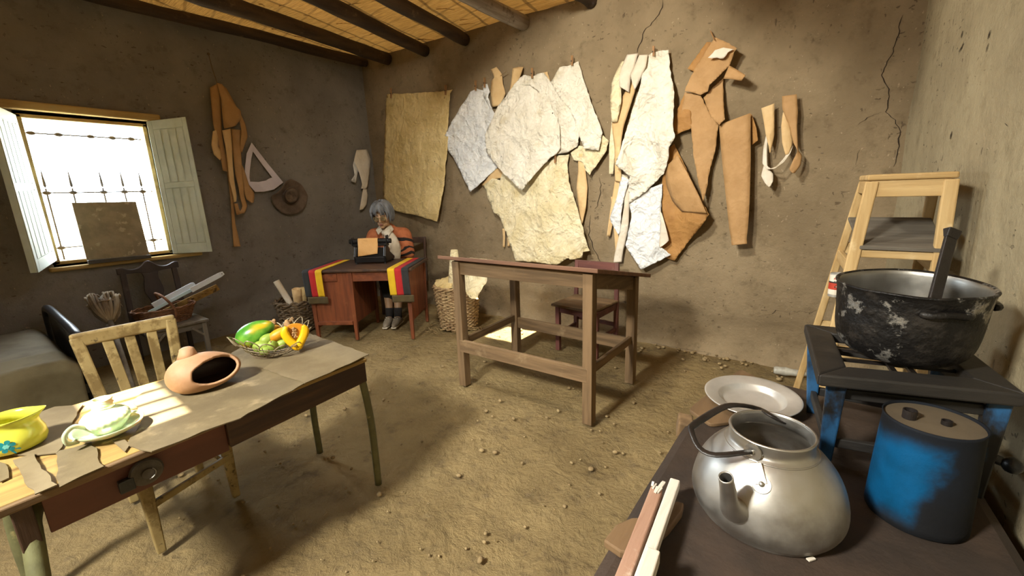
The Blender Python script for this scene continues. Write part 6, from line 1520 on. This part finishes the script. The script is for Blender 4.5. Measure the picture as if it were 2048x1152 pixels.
# burner stool with blue legs
t = thing('burner_stool', 'sooty black-topped low stand with scorched blue legs under the big pot', 'stand', (.19, 1.55, BZ))
SZ = .815
c4 = [V((.020, 1.285, 0)), V((.405, 1.395, 0)), V((.350, 1.80, 0)), V((-.030, 1.755, 0))]
ctr = sum(c4, V())/4
def ring4(k): return [p+(ctr-p)*k for p in c4]
o4, i4 = ring4(0), ring4(.36)
for i in range(4):
    j = (i+1) % 4; mb = MB()
    mb.hexa([V((p.x, p.y, z)) for z in (SZ-.034, SZ) for p in (o4[i], o4[j], i4[j], i4[i])]); build('top_board', mb, M['sootX'], t, bevel=.006, bseg=3)
mb = MB()
for k in (.42, .58): a = i4[0]*(1-k)+i4[1]*k; b = i4[3]*(1-k)+i4[2]*k; mb.beam(V((a.x, a.y, SZ-.012))+(a-b)*.1, V((b.x, b.y, SZ-.012))+(b-a)*.1, .012, .008)
for k in (.35, .65): a = i4[0]*(1-k)+i4[3]*k; b = i4[1]*(1-k)+i4[2]*k; mb.beam(V((a.x, a.y, SZ-.020))+(a-b)*.1, V((b.x, b.y, SZ-.020))+(b-a)*.1, .012, .008)
build('grate', mb, M['blackiron'], t)
feet = [onz(1672, 925, BZ), onz(1955, 985, BZ), V((.325, 1.73, BZ)), onz(1628, 830, BZ)]
tops = [V((.062, 1.345, SZ-.034)), V((.372, 1.435, SZ-.034)), V((.318, 1.745, SZ-.034)), V((.005, 1.715, SZ-.034))]
feet[0] = V((.062, 1.40, BZ)); feet[1] = V((.375, 1.46, BZ)); feet[3] = V((.022, 1.735, BZ))
for a, b in zip(feet, tops): build('leg', MB().beam(a, b, .030, .030, (1, 0, 0), .044, .044), M['blueleg'], t, bevel=.004)
for i, z in ((0, SZ-.07), (1, SZ-.07), (2, SZ-.07), (3, SZ-.07), (0, BZ+.085), (2, BZ+.085), (1, BZ+.075), (3, BZ+.075)):
    a, b = feet[i], feet[(i+1) % 4]; k = (z-BZ)/(SZ-BZ); ta, tb = tops[i], tops[(i+1) % 4]
    p = V((a.x*(1-k)+ta.x*k, a.y*(1-k)+ta.y*k, z)); q = V((b.x*(1-k)+tb.x*k, b.y*(1-k)+tb.y*k, z))
    build('stretcher', MB().beam(p, q, .016, .028), M['sootX'], t, bevel=.003)
# valve stub on the wall side
vp = onz(1962, 918, BZ+.10); vp = V((.385, 1.44, BZ+.11))
build('burner_valve', MB().tube([V((.36, 1.47, BZ+.115)), V((.415, 1.44, BZ+.115))], .012, 10).ball(V((.42, 1.437, BZ+.115)), .020, None, 12, 8), M['blackmetal'], t, smooth=True)
# big pot
PC = V((.198, 1.555, SZ+.001)); RP = eul(.045, 0, 0)
t = thing('cooking_pot', 'large soot-blackened aluminium pot on the black burner stand', 'pot', PC)
pr = [(0, .0), (.095, .0), (.122, .010), (.142, .034), (.151, .07), (.155, .12), (.158, .175), (.161, .196), (.164, .202), (.160, .206), (.154, .202)]
def pd(v, a): k = 1+.012*fbm(V((math.cos(a)*1.3, math.sin(a)*1.3, v.z*6)), 2); return V((v.x*k, v.y*k, v.z+.004*nz(math.cos(a)*1.5, math.sin(a)*1.5)*(v.z > .15)))
build('body', MB().lathe([tuple(p) for p in catmull(pr, 3)], 80, TR(PC+V((0, 0, .006)), RP), pd), M['potout'], t, smooth=True)
pi_ = [(.156, .203), (.151, .190), (.149, .12), (.145, .07), (.134, .036), (.115, .016), (.09, .010), (0, .010)]
lab(build('inside', MB().lathe([tuple(p) for p in catmull(pi_, 3)], 80, TR(PC+V((0, 0, .006)), RP), pd), M['potin'], t, smooth=True), 'grey metal inside of the pot')
for a in (-1.22, .25, 2.2):
    d_ = V((math.cos(a), math.sin(a), 0)); s_ = V((-d_.y, d_.x, 0)); c = PC+d_*.160+V((0, 0, .160))
    build('lug_handle', MB().tube(catmull([c-s_*.048-d_*.004, c-s_*.034+d_*.009, c+d_*.012+V((0, 0, .004)), c+s_*.034+d_*.009, c+s_*.048-d_*.004], 4), .009, 8), M['potout'], t, smooth=True)
for a in (1.72, 1.84):
    build('rivet', MB().ball(PC+V((math.cos(a)*.150, math.sin(a)*.150, .165)), .0075, None, 12, 8), M['potin'], t, smooth=True)
# strap standing in the pot
pb = PC+V((.018, -.085, .022)); 
tp_ = CAM+ray(1905, 462)*((PC-CAM).dot(CF)-.06)
t = thing('black_paddle', 'burnt black flat-handled paddle standing upright in the big pot', 'paddle', pb)
mid = CAM+ray(1868, 602)*((PC-CAM).dot(CF)-.085)
dn2 = (mid-tp_).normalized()
btm = mid+dn2*.10
wv = dn2.cross(CF).normalized()
build('handle', MB().beam(btm, tp_+dn2*.02, .031, .010, CF), M['blackiron'], t, bevel=.003)
build('hooked_end', MB().beam(tp_+dn2*.022, tp_-dn2*.004, .032, .012, CF, .036, .022), M['blackiron'], t, bevel=.003)
# blue fuel can
CC = V((.242, 1.285, BZ+.001)); 
t = thing('fuel_can', 'scorched blue metal can with a dusty lid on the bench under the stand', 'can', CC)
def cd(v, a): k = 1+.012*fbm(V((math.cos(a), math.sin(a), v.z*5)), 2); return V((v.x*k, v.y*k, v.z))
HT = .257
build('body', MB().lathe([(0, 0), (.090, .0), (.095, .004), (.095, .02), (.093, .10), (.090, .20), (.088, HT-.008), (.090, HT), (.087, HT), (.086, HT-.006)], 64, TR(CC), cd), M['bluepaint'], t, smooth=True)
lid = lab(build('lid', MB().lathe([(.0865, HT-.006), (.05, HT-.006), (0, HT-.005)], 48, TR(CC)), M['canlid'], t), 'dusty brown can top')
for (px, py, r, h) in ((1818, 828, .0135, .022), (1893, 842, .010, .012)):
    p = onz(px, py+8, CC.z+HT-.006); p = V((p.x, p.y, CC.z+HT-.007))
    build('filler_neck', MB().lathe([(r, 0), (r, h), (r*.82, h), (r*.82, .002), (0, .002)], 20, TR(p)), M['blackiron'], t, smooth=False)
# sticks on a rounded plank at the bench edge
pl = [(1207, 1087), (1232, 1055), (1262, 1042), (1300, 1040), (1352, 1008), (1368, 1012), (1364, 1030), (1340, 1062), (1300, 1100), (1268, 1115), (1240, 1110)]
mb = MB(); zb = BZ+.012; q = [onz(x, y, zb) for x, y in pl]; n = len(q); q[0].z
vs = [V((p.x, p.y, zb-.010)) for p in q]+[V((p.x, p.y, zb+.010)) for p in q]
mb.vf(vs, [tuple(range(n))[::-1], tuple(range(n, 2*n))]+[(i, (i+1) % n, n+(i+1) % n, n+i) for i in range(n)])
tag(build('rounded_plank', mb, M['board'], bevel=.004), 'rounded brown plank lying crosswise under the painted sticks at the bench edge', 'plank')
GS = 'painted wooden sticks at the near edge of the bench'
def stick(label, c1, c2, w_, z, th, mat):
    a, b = onz(*c1, z), onz(*c2, z); d_ = (a-b).normalized()
    o = build('wooden_stick', MB().beam(b-d_*.06, a, w_, th), M[mat], None, bevel=.003); return tag(o, label, 'stick', GS)
stick('longest white-painted stick, its squared end nearest the kettle', (1350, 966), (1285, 1152), .024, BZ+.048, .026, 'whitewood')
stick('reddish worn stick with a splintered end, left of the white one', (1313, 985), (1250, 1152), .029, BZ+.038, .030, 'pinkwood')
ws = bpy.data.objects['wooden_stick.001']; e0 = onz(1313, 985, BZ+.038); random.seed(3); mb = MB()
for k in range(9):
    c = e0+V((random.uniform(-.012, .012), random.uniform(-.030, .004), .016+random.uniform(0, .003))); mb.beam(c, c+V((random.uniform(-.004, .004), random.uniform(.012, .030), random.uniform(-.002, .004))), random.uniform(.004, .008), .003)
lab(build('splintered_end', mb, M['whitewood'], ws), 'pale splintered end')
stick('short white stick end lying on top at the bottom edge', (1307, 1109), (1291, 1160), .026, BZ+.078, .030, 'whitewood')
for p in ((1590, 1112), (1612, 1105), (1618, 1117)): pass
tag(build('wood_chip', MB().box(onz(1622, 1118, BZ+.004), (.018, .008, .003), eul(0, 0, .9)), M['whitewood']), 'tiny pale chip on the bench before the kettle', 'chip')

# ---------------------------------------------------------------- tall pale stepped stool behind the stand
t = thing('tall_stool', 'tall pale wooden stool with splayed legs and a dusty shelf behind the pot', 'stool', (.2, 2.3, 0))
YF, YR = 2.12, 2.52
A1, A2 = ony(1746, 352, YF), ony(1905, 346, YF); B1, B2 = ony(1702, 346, YR), ony(1868, 338, YR)
B1 = V((A1.x-.012, YR-.10, A1.z)); B2 = V((A2.x-.0, YR-.10, A2.z))
FA1 = ony(1632, 810, YF-.02); FA1 = V((A1.x+(FA1.x-A1.x)*(A1.z)/(A1.z-FA1.z), YF-.03, 0))
pb1 = ony(1635, 641, YR+.08); k = A1.z/(A1.z-pb1.z); FB1 = V((B1.x+(pb1.x-B1.x)*k, YR+.14, 0)); FA2 = V((A2.x+.03, YF-.05, 0)); FB2 = V((B2.x+.015, YR+.12, 0))
for f0, tp__, w_ in ((FA1, A1, .040), (FA2, A2, .040), (FB1, B1, .030), (FB2, B2, .034)):
    build('leg', MB().beam(f0, V(tp__)-V((0, 0, .02)), w_, w_*.85, (0, 1, 0)), M['paleZ'], t, bevel=.005)
zt = A1.z+.005
build('seat', MB().hexa([V((p.x+dx, p.y+dy, z)) for z in (zt-.022, zt) for p, dx, dy in ((A1, -.016, -.020), (A2, .016, -.020), (B2, .016, .014), (B1, -.016, .014))]), M['paleX'], t, bevel=.006)
def lerp(a, b, k): return V(a)*(1-k)+V(b)*k
def rail(a0, a1, b0, b1, z, h, th=.018, mat='paleX'):
    ka = 1-z/a1.z; kb = 1-z/b1.z; build('rail', MB().beam(lerp(a1, a0, ka), lerp(b1, b0, kb), th, h), M[mat], t, bevel=.003)
rail(FA1, A1, FA2, A2, zt-.052, .06); rail(FB1, B1, FB2, B2, zt-.052, .06); rail(FA1, A1, FB1, B1, zt-.048, .05, mat='paleY'); rail(FA2, A2, FB2, B2, zt-.048, .05, mat='paleY')
zsb = onz(1732, 492, 1).z; zsf = ony(1800, 493, YF).z
sa = [lerp(A1, FA1, 1-zsf/A1.z), lerp(A2, FA2, 1-zsf/A2.z)]; zsr = ony(1720, 432, YR-.02).z
sb = [lerp(B1, FB1, 1-zsr/B1.z), lerp(B2, FB2, 1-zsr/B2.z)]
mb = MB().hexa([V(p)+V((dx, dy, dz)) for dz in (-.014, 0) for p, dx, dy in ((sa[0], .012, -.02), (sa[1], .01, -.02), (sb[1], .01, -.01), (sb[0], -.012, -.01))])
lab(build('shelf', mb, M['greywoodX'], t, bevel=.003), 'dusty grey shelf board')
rail(FA1, A1, FB1, B1, ony(1660, 522, YF+.15).z, .05, mat='paleY'); rail(FA2, A2, FB2, B2, .98, .05, mat='paleY'); rail(FB1, B1, FB2, B2, 1.0, .05)
rail(FA1, A1, FA2, A2, zsf-.03, .03); rail(FA1, A1, FA2, A2, .62, .05); rail(FB1, B1, FB2, B2, .60, .05)
zl = ony(1660, 588, YF+.1).z-.014
la, lb = lerp(A1, FA1, 1-zl/A1.z), lerp(B1, FB1, 1-zl/B1.z); la2, lb2 = lerp(A2, FA2, 1-zl/A2.z), lerp(B2, FB2, 1-zl/B2.z)
mb = MB().hexa([V(p)+V((0, 0, dz)) for dz in (-.014, 0) for p in (la, la2, lb2, lb)])
build('lower_shelf', mb, M['greywoodX'], t)
# small tin on the lower shelf
tc = ony(1667, 594, YF+.13); tc = V((tc.x+.004, YF+.13, zl+.0005)); rT = .026
ht_ = ony(1667, 546, YF+.13).z-zl
t = thing('food_tin', 'small open food tin with a red and white label on the tall stool', 'tin', tc)
build('body', MB().lathe([(0, 0), (rT, 0), (rT, ht_), (rT-.002, ht_), (rT-.002, .004), (0, .004)], 40, TR(tc)), M['aluplate'], t, smooth=False)
def band(z0, z1, mat, nm, r=.0006):
    build(nm, MB().lathe([(rT+r, z0*ht_), (rT+r, z1*ht_)], 40, TR(tc)), M[mat], t, smooth=True)
band(.10, .95, 'labelw', 'label'); band(.32, .60, 'labelr', 'label_band', .0009); band(.60, .66, 'labelk', 'label_stripe', .0009)
fa = math.atan2(-tc.y, -tc.x)+.45
def onto(u, z): a = fa+u/rT; return tc+V(((rT+.0016)*math.cos(a), (rT+.0016)*math.sin(a), z*ht_))
def word(strokes, x0, z0, sx, sz, mat, nm, r=.0011):
    mb = MB()
    for st in strokes: mb.tube([onto(x0+x*sx, z0+y*sz/ht_) for x, y in st], r, 5)
    build(nm, mb, M[mat], t)
LT = {'c': [[(.8, .8), (.4, 1), (0, .5), (.4, 0), (.8, .2)]], 'o': [[(.4, 0), (.8, .5), (.4, 1), (0, .5), (.4, 0)]], 'n': [[(0, 0), (0, 1)], [(0, .7), (.4, 1), (.7, .7), (.7, 0)]], 't': [[(.35, 1.7), (.35, .2), (.7, 0)], [(0, 1.1), (.75, 1.1)]], 'r': [[(0, 0), (0, 1)], [(0, .7), (.5, 1)]], 'l': [[(.2, 0), (.2, 1.9)]], 'm': [[(0, 0), (0, 1)], [(0, .8), (.3, 1), (.5, .7), (.5, 0)], [(.5, .8), (.8, 1), (1, .7), (1, 0)]], 'a': [[(.7, 1), (.7, 0)], [(.7, .7), (.3, 1), (0, .5), (.3, 0), (.7, .3)]], 'k': [[(0, 0), (0, 1.8)], [(.6, 1), (0, .5), (.7, 0)]]}
x = -.021
for ch in 'ntrol':
    word(LT[ch], x, .76, .007, .007, 'labelr', 'lettering'); x += .0085
x = -.021
for ch in 'amaaat':
    word(LT['a'] if ch == 'a' else LT[ch], x, .665, .0045, .003, 'labelk', 'lettering', .0006); x += .006
word([[(0, 0), (4, 0), (4, 1.4), (0, 1.4), (0, 0)]], -.016, .42, .005, .005, 'labelk', 'label_frame')
word([[(0, .5), (3, .5)]], -.013, .43, .005, .005, 'labelw', 'label_mark', .0016)
